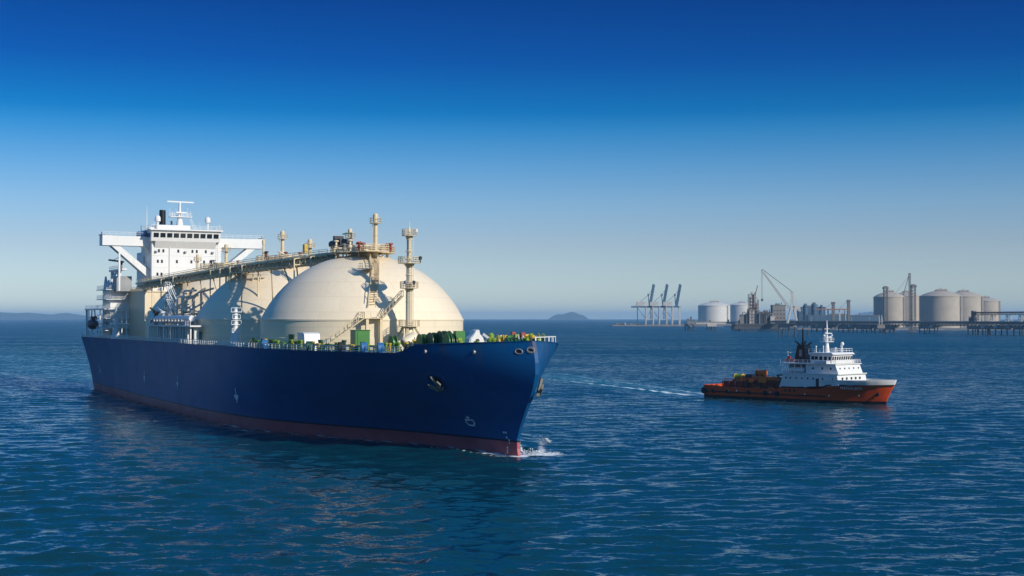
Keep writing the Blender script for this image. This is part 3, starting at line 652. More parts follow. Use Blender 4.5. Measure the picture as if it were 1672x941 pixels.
g.box(222.4,223.3,17.6,18.4,30.6,36.0); g.rail([(216,18.6,36.5),(235.4,18.6,36.5)],1.0,2,1.5,.07); g.build('arch_gantry', M['white'], ship)
g = MB(); g.tube((226,17,36.5),(226,17,39.0),.5); g.bar((224.5,16.6,38.7),(234.5,18.8,39.6),.5); g.bar((226,17,40.5),(232,18,39.5),.12); g.build('provision_crane', M['dsteel'], ship)
for x, h in ((237.5,4.2),(233,3.0),(229,2.4)):
    q = MB(); q.lathe([(.7,30.5),(.5,30.5+h*.6),(.25,30.5+h)],(x,19.2,0),10); q.build('vent_cowl', M['white'], ship)
# stern gantry and lifeboat
g = MB(); g.bar((249.6,22.6,16.1),(249.6,22.6,24.6),.55); g.box(219,250.2,22.1,23.1,24.4,24.9); g.bar((238,22.4,24.4),(232,22.4,16.3),.3); g.rail([(222,22.9,24.9),(250,22.9,24.9)],.9,2,2.,.06)
for x in (228,241,246): g.bar((x,22.6,16.1),(x,22.6,24.4),.28)
g.box(222,246,20.6,23,18.3,18.5)
g.build('boat_davit', M['white'], ship)
lb = empty('lifeboat', SO + ES*238.5 + EB*22.8 + Vector((0,0,18.55)), SA)
tag(lb, 'maroon enclosed lifeboat slung under the grey davit at the stern of the gas carrier', 'lifeboat')
q = MB(); K = 12; vs = []
for i in range(9):
    t = i/8; wdt = 1.55*math.sin(PI*min(max(t,.04),.96))**.45; x = -4.6+9.2*t
    for j in range(K):
        a = 2*PI*j/K; vs.append((x, wdt*math.cos(a), 1.7+(1.5 if math.sin(a) > 0 else 1.7)*math.sin(a)*wdt/1.55))
q.add(vs, [(i*K+j, i*K+(j+1)%K, (i+1)*K+(j+1)%K, (i+1)*K+j) for i in range(8) for j in range(K)], 0, True); q.add(vs[:K], [tuple(range(K))]); q.add(vs[-K:], [tuple(range(K))]); q.build('boat_hull', M['maroon'], lb)
q = MB(); q.box(-2.4,-.4,-.8,.8,2.9,4.0); q.build('boat_cabin', M['maroon'], lb)
for x in (-2.8,2.6): q = MB().bar((x,0,3.0),(x,-.1,5.9),.12); q.build('fall_wire', M['dsteel'], lb)
# lit signal posts on the near rail
def signal_post(s, y, ztop_, arms):
    p = MB(); p.lathe([(1.35,16.05),(.55,20.2),(.42,ztop_-1.3),(.3,ztop_)],(s,y,0),10)
    o = p.build('signal_post', M['white'], ship)
    for z_, wd in arms:
        q = MB(); q.box(s-.7,s+.7,y-wd,y+wd,z_,z_+.12); q.bar((s-.6,y-wd,z_),(s-.6,y-wd,z_+.9),.08); q.bar((s-.6,y+wd,z_),(s-.6,y+wd,z_+.9),.08); q.bar((s-.6,y-wd,z_+.9),(s-.6,y+wd,z_+.9),.08); q.build('lamp_arm', M['whiterail'], o)
    q = MB(); q.ladder((s-.7,y,17),(s-.4,y,ztop_-1.5),.5,(0,1,0)); q.build('ladder', M['whiterail'], o)
signal_post(83.8,22.5,24.2,((19.0,.9),(20.6,1.0),(21.8,.8),(23.2,1.1)))
signal_post(204.5,22.6,24.4,((20,1.6),(22.8,.8)))
q = MB(); q.box(196,216,20.4,22.2,20.3,20.55); q.box(197,217,20.4,22.2,24.0,24.2); 
for x in (197,203,209,215): q.bar((x,21.3,16.1),(x,21.3,24),.25)
q.build('boarding_frame', M['white'], ship)
# manifold platform
m = MB(); m.box(117,160,20.9,23.6,20.0,20.35); m.box(145,156,8,23.6,20.0,20.3)
mf = m.build('manifold_platform', M['white'], ship)
q = MB(); q.rail([(117,23.5,20.35),(160,23.5,20.35),(160,21,20.35)],1.15,3,1.5,.08); q.build('railing', M['whiterail'], mf)
for x in np.arange(118,160.1,2.3):
    q = MB().bar((x,23.2,16.1),(x,23.2,20.0),.3); q.build('platform_post', M['white'], mf)
for x in (119,126,133,140,147,154): q = MB().box(x-.5,x+.5,21.2,22.2,16.1,20.0); q.build('platform_column', M['white'], mf)
q = MB(); q.tube((121,22.1,21.9),(156,22.1,21.9),.75,n=14); q.build('manifold_header', M['white'], mf)
for x in np.arange(124,157,3.1):
    q = MB(); q.tube((x,20.9,21.3),(x,23.9,21.3),.34,n=10); q.lathe([(.6,-.1),(.6,.12)],(x,23.9,21.3),12,axis=(0,1,0)); q.build('loading_arm_flange', M['steel'], mf)
for x in (150,157.5):
    q = MB(); q.tube((x,22,20.3),(x,22,23.6),.5); q.bar((x-.2,22,23.4),(x+5,22.4,24.6),.35); q.lathe([(.9,0),(.9,.5)],(x,22,23.2),12); q.build('hose_crane', M['dsteel'] if x > 155 else M['white'], mf)
# ---- deck-edge railing
for sg, nm in ((1,'deck_railing'),(-1,'deck_railing')):
    r_ = MB(); pts = [(s, sg*(half(s,16.2)-.25), 16.1) for s in [14.9,18,22,26,30,35,40,46,53,60,70,82,100,130,160,190,220,250]]
    r_.rail(pts, 1.15, 3, 1.55, .11); r_.build(nm, M['whiterail'], ship)
q = MB(); pts = [Vector((s, -(half(s,ztop(s))-.15), 18.6+.45*(40-s)/50)) for s in [40,34,28,22,16,10,6,TIP+8,TIP+5,TIP+2.5,TIP+.4]]
for a, b in zip(pts, pts[1:]): q.bar(a, b, .15); q.bar(a, (a.x, a.y, ztop(a.x)-.1), .08)
q.bar(pts[-1], (pts[-1].x, pts[-1].y, 18.2), .2); q.build('bow_railing', M['whiterail'], ship)
# ---- deck gear forward
def inv_b(px, s):
    k = (px-836)/FPX; return (1.3-.454*s-k*(224+.891*s))/(.891-.454*k)
b_ = MB(); c = (46.6, 50.6)
b_.prism([(46.4,16.05),(50.8,16.05),(50.8,19.35),(47.6,19.35),(46.9,19.1)], 'y', 17.2, 20.2); b_.build('fan_house', M['white'], ship)
b_ = MB(); b_.box(37.6,40.2,11.0,13.75,16.1,19.8); b_.box(37.4,40.4,10.9,13.85,19.8,19.9); gb = b_.build('green_locker', M['green'], ship)
b_ = MB().box(37.5,37.59,11.3,13.4,16.4,19.5); b_.build('door', M['green'], gb)
b_ = MB(); b_.box(50.5,51.5,4.8,7.0,16.1,19.0); b_.build('green_locker', M['green'], ship)
def winch(s, b, r, n=3, wid=.5):
    o = None
    base = MB(); base.box(s-.9,s+.9,b-.5,b+n*wid*1.6+.2,16.06,16.6); base.box(s+.5,s+1.5,b-.9,b-.3,16.06,17.8); o = base.build('mooring_winch', M['dgreen'], ship)
    for k in range(n):
        y0 = b + k*wid*1.6
        d = MB(); d.lathe([(r*.45,-.02),(r,0),(r,.12),(r*.55,.16),(r*.55,wid),(r,wid+.04),(r,wid+.16),(r*.45,wid+.18)], (s,y0,16.3+r), 24, axis=(0,1,0)); d.build('rope_drum', M['green' if (k+int(s)) % 2 else 'dgreen'], o)
    return o
winch(30, inv_b(699,30), 1.45, 2, .6); winch(27, inv_b(716,27), 1.6, 2, .6); winch(25, inv_b(734,25), 1.75, 2, .7); winch(20, inv_b(741,20), 1.55, 2, .5)
winch(33, inv_b(646,33), 1.3, 1, .8)
b_ = MB(); s_, y_ = 30, inv_b(753,30); b_.box(s_-.4,s_+.8,y_-.6,y_+1.2,16.06,19.7); b_.build('green_locker', M['green'], ship)
for px, r_w, n_w in ((838,1.3,2),(851,1.2,3),(862,1.0,1)):
    s = 0.
    while inv_b(px, s) + n_w*.75 > half(s,16.2)-1.2: s += .5
    winch(s, inv_b(px, s), r_w, n_w, .42)
# white bow crane under its canvas
s_, y_ = 17, inv_b(776,17); rr = random.Random(9)
b_ = MB(); pl = [(1.8,16.06),(1.75,17.4),(1.45,18.5),(.75,19.3),(.35,19.95),(-.35,20.05),(-.55,19.3),(-1.2,18.8),(-1.55,17.7),(-2.3,17.1),(-2.5,16.06)]
n_ = len(pl); vs = []
for x_, k_ in ((-1.0,.82),(-.75,.97),(.9,1.0),(1.2,.85)): vs += [(s_+x_, y_+u*k_, 16.06+(v-16.06)*(.9+.1*k_)) for u, v in pl]
b_.add(vs, [(i*n_+j, i*n_+(j+1)%n_, (i+1)*n_+(j+1)%n_, (i+1)*n_+j) for i in range(3) for j in range(n_)]); b_.add(vs[:n_], [tuple(range(n_-1,-1,-1))]); b_.add(vs[-n_:], [tuple(range(n_))])
bc = b_.build('canvas_covered_crane', M['white'], ship)
q = MB(); q.tube((s_-1.3,y_+.1,18.2),(s_-.9,y_+.1,18.2),.3); q.build('crane_sheave', M['dsteel'], bc)
q = MB(); q.bar((s_-1,y_-1.0,19.3),(s_-2.5,y_-3.4,17.2),.4); q.blob((s_-.8,y_-1.8,18.0),(.5,.5,.45),8); q.build('crane_jib', M['white'], bc)
q = MB(); q.lathe([(1.0,0),(1.15,.2),(1.0,2.6),(.7,2.9)], (37,inv_b(648,37)-1.4,17.2), 14, axis=(.1,-.8,.5)); q.build('vent_trunk', M['cream'], ship)
# small fittings: bollards and rollers along the rail and on the forecastle
rr = random.Random(21)
def bollard(s, b, k, h):
    q = MB(); q.box(s-.7,s+.7,b-.28,b+.28,16.06,16.2)
    for d in (-.4,.4): q.lathe([(.2,16.2),(.2,16.2+h*.8),(.3,16.2+h*.85),(.3,16.2+h)],(s+d,b,0),10)
    q.build('mooring_bollard', M[k], ship)
for i in range(58):
    s = 15.5+i*1.0+rr.uniform(-.4,.4); bollard(s, half(s,16.2)-rr.uniform(1.0,2.6), rr.choice(['lime','lime','dgreen','yellow','green','dgreen']), rr.uniform(1.0,2.0))
for i in range(26):
    s = rr.uniform(TIP+5,22); y = rr.uniform(-.8,.2)*half(s,16.2); bollard(s, y, rr.choice(['lime','yellow','yellow','dgreen','red','lime']), rr.uniform(1.3,2.7))
for i in range(66):
    px = rr.uniform(676, 896); s = itp(px, [676,760,800,896], [34,26,12,2])+rr.uniform(-2,5); y = inv_b(px, s)
    if y > half(s,16.2)-1.6 or -y > half(s,16.2)-1.6 or s < TIP+4 or abs(px-777) < 22: continue
    h = itp(px, [676,760,800,896], [3.0,2.9,3.2,3.5])*rr.uniform(.7,1.1); k = i % 4; mm = M[rr.choice(['lime','yellow','dgreen','green','lime','green','red','white'])]; q = MB()
    if k == 0: q.lathe([(.25,0),(.25,h*.5),(.5,h*.55),(.5,h*.9),(.2,h)],(s,y,16.06),12)
    elif k == 1: q.bar((s-.5,y-.5,16.06),(s,y,16.06+h),.16); q.bar((s-.5,y+.6,16.06),(s,y,16.06+h),.16); q.box(s-.3,s+.3,y-.35,y+.35,16.06+h*.6,16.06+h)
    elif k == 2: q.lathe([(.3,-.5),(h*.38,-.45),(h*.38,-.35),(h*.2,-.3),(h*.2,.3),(h*.38,.35),(h*.38,.45),(.3,.5)],(s,y,16.06+h*.6),18,axis=(.3,1,0)); q.box(s-.6,s+.6,y-.7,y+.7,16.06,16.5)
    else: q.box(s-.35,s+.35,y-.3,y+.3,16.06,16.06+h*.8); q.tube((s,y-.5,16.06+h*.85),(s,y+.5,16.06+h*.85),.22,n=8)
    q.build('deck_machinery', mm, ship)
for px, s in ((802,12),(808,11.5),(815,11),(822,10.5),(828,10)):
    y = min(inv_b(px,s), half(s,16.2)-1.4); q = MB(); q.box(s-.5,s+.5,y-.4,y+.4,16.06,17.4); q.lathe([(.55,17.4),(.75,17.6),(.75,18.4),(.5,18.7)],(s,y,0),12); q.build('chain_stopper', M['yellow' if px % 2 else 'lime'], ship)
for px, s, k in ((446,60,'bluep'),(540,40,'dgreen'),(575,30,'rubber'),(612,24,'bluep'),(632,20,'bluep')):
    y = half(s,16.2)-.7; q = MB(); q.lathe([(.9,-.5),(.9,.5)],(s,y,17.0),18,axis=(.2,1,0)); q.box(s-.8,s+.8,y-.6,y+.4,16.06,16.4); q.build('roller_chock', M[k], ship)
# green pipe line along the deck at the foot of the tanks
q = MB()
for i in range(16): 
    s = 22+i*3; q.tube((s,half(s,16.2)-3.2,17.2),(s+3,half(s+3,16.2)-3.2,17.2),.22,n=8); q.bar((s,half(s,16.2)-3.2,16.1),(s,half(s,16.2)-3.2,17.0),.16)
q.build('deck_pipe', M['lime'], ship)

# ================================================================== OFFSHORE SUPPLY VESSEL (x aft from the bow, y to starboard)
TO = Vector((95.3, 358, 0)); TA = math.atan2(.719, -.695)
tug = tag(empty('supply_vessel', TO, TA), 'red orange hulled supply vessel with white bridge forward and low working deck', 'ship')
TSZ, TSS = [-3,0,1,3,5,6.5], [1.2,0,-.25,-1.2,-2.4,-3.0]
def tstem(z): return itp(z, TSZ, TSS)
def thalf(s, z):
    d = max(0, s - tstem(z)); w0 = max(0, min(1.2, z/5.))
    a = itp(d, [0,2,5,10,16,22,45,54,58], [.08,.8,2.3,4.6,6.1,6.6,6.6,6.1,5.7]); b = itp(d, [0,1,2.5,5,9,14,20,54,58], [.3,1.5,2.9,4.5,6.0,6.7,6.8,6.6,6.4])
    return a + (b-a)*w0
def ttop(s): return itp(s, [-3,6,13.6,15.2,27.2,28.2,44,53], [5.05,4.85,4.75,3.85,3.85,3.0,3.1,3.5])
def strip(zlo, zhi, s0, s1, n, nz, m, name, parent, off=0., close=True):
    mb = MB(); gr = []
    for side in (1,-1):
        vs = []
        for i in range(n+1):
            t = (i/n)**1.6
            sr = s0 + t*(s1-s0)
            for j in range(nz+1):
                z = zlo(sr) + (zhi(sr)-zlo(sr))*j/nz
                s = tstem(z) + (sr - s0) if s0 < 0 and False else sr + (tstem(z)-s0)*(1-t) if s0 < 0 else sr
                vs.append((s, side*(thalf(s, z)+off), z))
        fs = [(i*(nz+1)+j, i*(nz+1)+j+1, (i+1)*(nz+1)+j+1, (i+1)*(nz+1)+j) for i in range(n) for j in range(nz)]
        mb.add(vs, [q if side < 0 else q[::-1] for q in fs], 0, True); gr.append(vs)
    if close:
        k = n*(nz+1)
        for k in (0, n*(nz+1)):
            mb.add(gr[0][k:k+nz+1]+gr[1][k:k+nz+1], [(j, j+1, nz+j+2, nz+j+1) for j in range(nz)])
    return mb.build(name, m, parent)
th = strip(lambda s: -2.2, ttop, -2.6, 53.6, 60, 12, M['tughull'], 'hull', tug)
fw = strip(lambda s: ttop(s)+.01, lambda s: ttop(s)+1.3, -2.75, 14.6, 24, 4, M['white'], 'forecastle_bulwark', tug, .02)
q = MB()
for sg in (1,-1):
    pr = [(s, sg*(thalf(s, ttop(s))+.05), ttop(s)-.06) for s in (-2.5,-1.5,0,2,5,9,13,14.8,16,20,27.2)]
    for a, b in zip(pr, pr[1:]): q.bar(a, b, .22, .3)
    pr = [(s, sg*(thalf(s, 1.6)+.05), 1.75) for s in (14,20,27,35,45,53.4)]
    for a, b in zip(pr, pr[1:]): q.bar(a, b, .3, .3)
q.build('rubbing_strake', M['rubber'], tug)
q = MB(); ss = [-1.8,-.8,.6,2.5,5,8,11,14]
vs = []
for s in ss: vs += [(s,-thalf(s,4.9)+.1,4.95),(s,thalf(s,4.9)-.1,4.95)]
q.add(vs, [(2*i,2*i+2,2*i+3,2*i+1) for i in range(len(ss)-1)]); q.build('foredeck', M['deck'], tug)
q = MB(); q.box(27,53.2,-6.2,6.2,1.9,2.0); q.build('working_deck', M['portrust'], tug)
# superstructure
def sup(name, poly, y0, y1, m='white', parent=tug): return MB().prism(poly, 'y', y0, y1).build(name, M[m], parent)
t1_ = sup('lower_house', [(9.6,4.6),(28.0,3.7),(26.6,7.5),(10.2,7.5)], -6.72, 6.72)
t2_ = sup('upper_house', [(10.3,7.52),(20.2,7.52),(20.2,10.0),(11.3,10.0)], -5.75, 5.75)
sup('house_deck', [(9.7,7.4),(27.2,7.4),(27.2,7.62),(9.7,7.62)], -6.85, 6.85)
sup('boat_deck', [(10.9,9.95),(28,9.95),(28,10.15),(10.9,10.15)], -6.2, 6.2)
sup('engine_casing', [(20.2,7.62),(27,7.62),(27,9.95),(20.2,9.95)], -3.4, 3.4, 'steel')
for x in (21.5,23.6,25.6):
    q = MB(); q.bar((x,6.0,7.6),(x,6.0,9.95),.18); q.bar((x,-6.0,7.6),(x,-6.0,9.95),.18); q.build('deck_post', M['white'], tug)
br = sup('bridge', [(13.2,10.16),(19.6,10.16),(19.6,12.5),(12.7,12.5)], -4.7, 4.7)
sup('bridge_roof', [(12.2,12.5),(20.2,12.5),(19.6,13.0),(12.9,13.0)], -5.1, 5.1)
sup('bridge_wing', [(13.4,10.17),(16.4,10.17),(16.4,10.95),(13.4,10.95)], 4.72, 6.5)
sup('bridge_wing', [(13.4,10.17),(16.4,10.17),(16.4,10.95),(13.4,10.95)], -6.5, -4.72)
for a in np.linspace(4.2,-4.2,9):
    q = MB(); sf = lambda z: 13.2-.5*(z-10.16)/2.34-.03; q.add([(sf(11.05),a-.36,11.05),(sf(11.05),a+.36,11.05),(sf(12),a+.36,12),(sf(12),a-.36,12)], [(0,1,2,3)]); q.build('window', M['glass'], br)
for x in (13.5,14.9,16.3,17.7,18.8):
    for y in (4.71,-4.73): q = MB().box(x-.45 if x > 13.5 else x-.2,x+.45,y,y+.02,11.05,12.0); q.build('window', M['glass'], br)
for x in (12.6,15.2,18):
    q = MB(); q.box(x-.22,x+.22,5.76,5.79,8.6,9.2); q.build('porthole', M['glass'], t2_)
for y in (4.2,2,0,-2.2,-4.4):
    q = MB(); xx = 10.3+(8.85-7.52)/2.48*1.0-.03; q.box(xx-.02,xx+.03,y-.22,y+.22,8.55,9.15); q.build('porthole', M['glass'], t2_)
for x in (11.5,14.5,17.3,19.0,20.8,22.6,24.4,25.8):
    q = MB(); q.box(x-.2,x+.2,6.73,6.76,6.0,6.5); q.build('porthole', M['glass'], t1_)
for y in (4.6,2.6,.4,-1.6,-3.6):
    q = MB(); q.box(9.75,9.86,y-.25,y+.25,6.1,6.7); q.build('porthole', M['glass'], t1_)
q = MB().box(15.6,16.5,6.73,6.77,4.3,6.3); q.build('door', M['dsteel'], t1_)
r_ = MB(); r_.rail([(19.8,5,13),(13,5,13),(13,-5,13),(19.8,-5,13)],1.0,2,1.4,.07); r_.rail([(28,6.1,10.15),(16.6,6.1,10.15)],1.0,3,1.4,.07); r_.rail([(13.2,6.1,10.15),(11.1,5.9,10.15),(11.1,-5.9,10.15),(16,-6.1,10.15)],1.0,3,1.4,.07); r_.rail([(27,6.7,7.62),(20.4,6.7,7.62)],1.0,3,1.2,.07)
r_.build('railing', M['whiterail'], tug)
m = MB(); m.lathe([(.75,12.9),(.42,15.4),(.3,16),(.2,19.6),(.1,21.4)],(17.5,0,0),12); tm = m.build('radar_mast', M['white'], tug)
q = MB(); q.box(16.6,18.4,-1.9,1.9,15.7,15.85); q.rail([(16.6,-1.9,15.85),(16.6,1.9,15.85),(18.4,1.9,15.85)],.9,2,1,.06); q.build('mast_platform', M['white'], tm)
for y, h in ((-1.8,1.6),(1.8,1.6),(1.2,2.2),(-1.1,1.2)):
    q = MB(); q.tube((17.2,y,15.8),(17.2,y,15.8+h),.08); q.blob((17.2,y,15.8+h),(.3,.3,.3),8); q.build('signal_antenna', M['white'], tm)
for z_, l in ((18.0,1.5),(17.0,1.2)):
    q = MB(); q.bar((17,-l,z_),(17,l,z_),.25,.22); q.build('radar_scanner', M['white'], tm)
q = MB(); q.bar((17.5,-1.2,19.2),(17.5,1.2,19.2),.1); q.build('mast_yard', M['white'], tm)
for x, y, h, rr_ in ((14.5,-2.6,1.9,.5),(15.4,-3.6,1.4,.35),(14.2,1.0,1.0,.25),(18.6,3.4,1.4,.22),(16.2,3.7,1.5,.2)):
    q = MB(); q.tube((x,y,13),(x,y,13+h),.12); q.blob((x,y,13+h+rr_*.6),(rr_,rr_,rr_*1.15),10); q.build('satellite_dome', M['white'], tug)
f = MB(); f.prism([(22.8,10.15),(26.9,10.15),(25.8,14.9),(23.7,14.9)], 'y', -1.5, 1.5); f.box(21.2,23.0,-1.6,1.6,10.15,11.4); fu = f.build('funnel', M['black'], tug)
q = MB(); q.tube((24.8,.3,14.8),(24.8,.3,19.2),.32,.24); q.build('exhaust_pipe', M['black'], fu)
for a, b in (((25.6,.4,14.8),(26.8,1,15.9)),((24,-.6,14.8),(23,-1.2,15.5)),((24.1,.8,14.8),(23.2,1.4,15.9)),((25.5,-.8,14.8),(26.5,-1.5,15.3))):
    q = MB(); q.tube(a,b,.22); q.build('exhaust_pipe', M['black'], fu)
q = MB(); q.box(24.3,25.2,1.51,1.54,11.8,13.6); q.build('funnel_emblem', M['steel'], fu)
# name on the bow (best reading of the letters)
cu = bpy.data.curves.new('name_text', 'FONT'); cu.body = 'NANALBAL'; cu.size = 1.05; to_ = bpy.data.objects.new('name_text', cu); col.objects.link(to_)
dg = bpy.context.evaluated_depsgraph_get(); me = bpy.data.meshes.new_from_object(to_.evaluated_get(dg)); bpy.data.objects.remove(to_)
wd = max(v.co.x for v in me.vertices)
for v in me.vertices:
    s, z = 9.6 - v.co.x*5.6/wd, 3.75+v.co.y; v.co = (s, thalf(s, z)+.05, z)
me.materials.append(M['marking']); o = bpy.data.objects.new('ship_name', me); col.objects.link(o); o.parent = th
q = MB(); zz = 2.6; q.box(.9,2.2,thalf(1.5,zz)-.25,thalf(1.5,zz)+.12,2.1,3.1); q.build('anchor_recess', M['black'], th)
for s, z in ((5.5,2.3),(13,2.0),(20,2.1),(31,2.2),(42,2.2)):
    q = MB(); q.box(s-.12,s+.12,thalf(s,z)+.01,thalf(s,z)+.04,z-.25,z+.25); q.build('hull_mark', M['marking'], th)
for s in (23.0,24.4,26.0):
    q = MB(); q.box(s-.15,s+.5,thalf(s,2.9)+.01,thalf(s,2.9)+.05,2.5,3.3); q.build('freeing_port', M['black'], th)
for s, rr_ in ((53.3,1.0),(50,.55),(45,.6),(38,.55),(32.5,.75),(28.7,.8)):
    y = thalf(s,1.8)+.2; q = MB(); q.lathe([(rr_*.5,-.2),(rr_*.9,-.22),(rr_,0),(rr_*.9,.22),(rr_*.5,.2)],(s,y,1.9),16,axis=(0,1,0)); q.build('tyre_fender', M['rubber'], tug)
q = MB(); q.tube((53.8,-6,2.0),(53.8,6,2.0),.8,n=10); q.build('stern_roller', M['rubber'], tug)
# working deck gear
q = MB(); q.prism([(28.4,2.0),(48,2.0),(48,4.6),(31,5.1),(28.4,5.6)],'y',4.2,4.6); q.prism([(28.4,2.0),(48,2.0),(48,4.6),(31,5.1),(28.4,5.6)],'y',-4.6,-4.2)
for x in np.arange(29,48,2.1): q.box(x,x+.3,4.6,5.0,2,4.7)
q.build('cargo_barrier', M['barrier'], tug)
q = MB(); q.rail([(48,4.6,4.6),(31,4.6,5.1)],.8,2,1.5,.09); q.build('barrier_railing', M['orange'], tug)
q = MB(); q.box(29.5,40.5,-1.6,1.6,5.4,6.0); 
for x in (30,34,39): q.box(x,x+.5,-1.4,1.4,2.0,5.4)
q.build('hose_rack', M['orange'], tug)
q = MB(); q.bar((27.5,4,3),(30.5,4,6.7),.35); q.bar((27.5,-4,3),(30.5,-4,6.7),.35); q.bar((30.5,-4,6.7),(30.5,4,6.7),.35); q.lathe([(1.2,-1.5),(1.5,-1.5),(1.5,-1.3),(.7,-1.2),(.7,1.2),(1.5,1.3),(1.5,1.5)],(30.0,0,3.6),16,axis=(0,1,0)); q.build('towing_winch', M['dsteel'], tug)
rr = random.Random(3)
for i in range(12):
    x, y = rr.uniform(42,52), rr.uniform(-4,5.6); q = MB(); q.tube((x,y,2),(x,y,3.6+rr.random()*.9),.22); q.lathe([(.4,0),(.4,.2)],(x,y,3.4),8); q.build('deck_bollard', M[rr.choice(['orange','yellow','white','orange'])], tug)
for i in range(26):
    x, y = rr.uniform(29,51), rr.uniform(1.5,5.9); h = rr.uniform(.5,1.3); q = MB(); zb = 2.0 if x > 47 or y > 5 else 4.5
    if i % 3: q.box(x-h,x+h,y-.4,y+.4,zb,zb+h); q.bar((x-h,y,zb+h),(x+h,y,zb+h*1.5),.15)
    else: q.tube((x-1.6,y,zb+.5),(x+1.6,y,zb+.5+.4*rr.random()),.22,n=8); q.tube((x-1.4,y+.3,zb+.9),(x+1.2,y+.3,zb+.9),.14,n=8)
    q.build('deck_gear', M[rr.choice(['orange','orange','orange','red','orange'])], tug)
def on_tug(name, label, cat, x, y, z, group=None):
    r = empty(name, TO + Vector((math.cos(TA),math.sin(TA),0))*x + Vector((-math.sin(TA),math.cos(TA),0))*y + Vector((0,0,z)), TA); return tag(r, label, cat, group)
def drum(lbl, x, m1, m2, rad, ln):
    r = on_tug('cable_drum', lbl, 'drum', x, 0, 6.02 if x < 41 else 4.9, 'drums on the working deck')
    q = MB(); q.lathe([(rad*.8,-ln/2),(rad*.8,ln/2)],(0,0,rad),18,axis=(1,0,0)); q.build('winding', M[m1], r)
    for e in (-1,1): q = MB(); q.lathe([(rad,-.08),(rad,.08)],(e*ln/2,0,rad),20,axis=(1,0,0)); q.build('drum_flange', M[m2], r)
    q = MB(); q.box(-ln/2,ln/2,-rad*.8,rad*.8,0,.3); q.build('cradle', M['dsteel'], r)
drum('orange cable drum nearest the white bridge house on the working deck', 38.6, 'orange', 'orange', .95, 2.6)
drum('grey cable drum between the yellow and the orange drum', 42.4, 'dsteel', 'steel', .9, 2.6)
drum('yellow green cable drum nearest the stern on the working deck', 46.0, 'lime', 'yellow', .85, 2.4)
q = MB(); q.box(41.2,47.4,-1.6,1.6,4.55,4.88)
for x in (41.5,44,46.8): q.box(x,x+.4,-1.3,1.3,2,4.55)
q.build('drum_stand', M['dsteel'], tug)
r = on_tug('life_raft', 'white cylinder life raft canister lying under the boat deck of the supply vessel', 'life raft', 23.2, 5.0, 7.64)
q = MB(); q.lathe([(.3,-2.3),(.62,-2.1),(.65,0),(.62,2.1),(.3,2.3)],(0,0,.75),16,axis=(1,0,0)); q.build('canister', M['white'], r)
for x in (-1.2,1.2): q = MB().box(x-.15,x+.15,-.5,.5,0,.3); q.build('cradle', M['dsteel'], r)
r = on_tug('rescue_boat', 'small orange red rescue boat on the upper deck behind the black funnel', 'boat', 27.0, 3.2, 10.17)
q = MB(); q.prism([(-1.9,.9),(-1.2,.3),(1.4,.3),(1.7,1.0)],'y',-.6,.6); q.build('boat_hull', M['red'], r)
q = MB(); q.box(-.2,.6,-.3,.3,1.0,1.7); q.build('console', M['red'], r)
q = MB(); q.bar((1.2,-.8,0),(1.2,-.8,2.6),.2); q.bar((1.2,-.8,2.6),(-.4,.2,2.7),.16); q.blob((1.2,-.8,2.7),(.22,.22,.22),6); q.build('davit', M['white'], r)

# ================================================================== PORT
def gantry(px, label):
    Y = 3877; r = tag(empty('gantry_crane', (WX(px,Y),Y+14,4.2)), label, 'crane', 'container gantry cranes with raised booms')
    for x in (-10.5,10.5):
        for y in (-9,9): q = MB(); q.bar((x,y,0),(x*.9,y*.8,50),3.0); q.build('leg', M['portwhite'], r)
    q = MB()
    for y in (-8.4,8.4): q.bar((-10,y,14),(10,y,14),1.8); q.bar((-9.6,y,16),(9,y,46),.9)
    for x in (-10,10): q.bar((x,-8.4,14),(x,8.4,14),1.6)
    q.build('cross_brace', M['portwhite'], r)
    q = MB()
    for y in (-5,5): q.bar((-50,y,49),(12,y,49),2.4,4.2)
    for x in range(-48,13,10): q.bar((x,-5,49),(x,5,49),1.0)
    q.build('girder', M['portblue'], r)
    q = MB(); q.bar((-33,-7,0),(-33,-5,49),1.5); q.bar((-33,7,0),(-33,5,49),1.5); q.bar((-33,0,47),(-12,0,18),1.1); q.build('back_leg', M['portblue'], r)
    q = MB(); q.box(-36,-13,-6,6,52,63); q.build('machinery_house', M['portwhite'], r)
    b = MB()
    for y in (-4,4): b.bar((0,y,50),(11.5,y,112),3.4,4.0); b.bar((4,y,50),(15,y,110),1.5)
    for k in range(9): t = k/8; b.bar((11.5*t,-4,50+62*t),(11.5*t,4,50+62*t),1.1)
    b.build('boom', M['portblue'], r)
    q = MB()
    for y in (-5,5): q.bar((0,y,50),(-3,y*.5,82),1.5)
    q.bar((-3,-3,82),(-3,3,82),1.8); q.bar((-3,0,82),(-40,0,50),.9); q.bar((-3,0,82),(9,0,98),.8); q.box(-5,0,-2,2,80,85); q.build('apex_frame', M['portblue'], r)
gantry(1061,'container crane with raised boom farthest from the white storage tanks'); gantry(1083,'container crane with raised boom between the other two cranes'); gantry(1104.5,'container crane with raised boom closest to the white storage tanks')
Y = 3850; q = MB(); q.box(WX(1000,Y),WX(1050,Y),Y,Y+70,-3,3.6); q.box(WX(1050,Y),WX(1119,Y),Y-.5,Y+60,-3,4.2)
rr = random.Random(5)
qk = tag(q.build('container_quay', M['jetty']), 'low concrete quay under the three container cranes', 'quay')
for i in range(11):
    x = rr.uniform(WX(1001,Y),WX(1046,Y)); q = MB(); l, h = rr.uniform(4,10), rr.uniform(2,5.5); q.box(x,x+l,Y+5,Y+12,3.6,3.6+h); q.box(x+1,x+2,Y+6,Y+7,3.6+h,4.4+h); q.build('quay_shed', M[rr.choice(['portsteel','jetty','portblue','portwhite'])], qk)
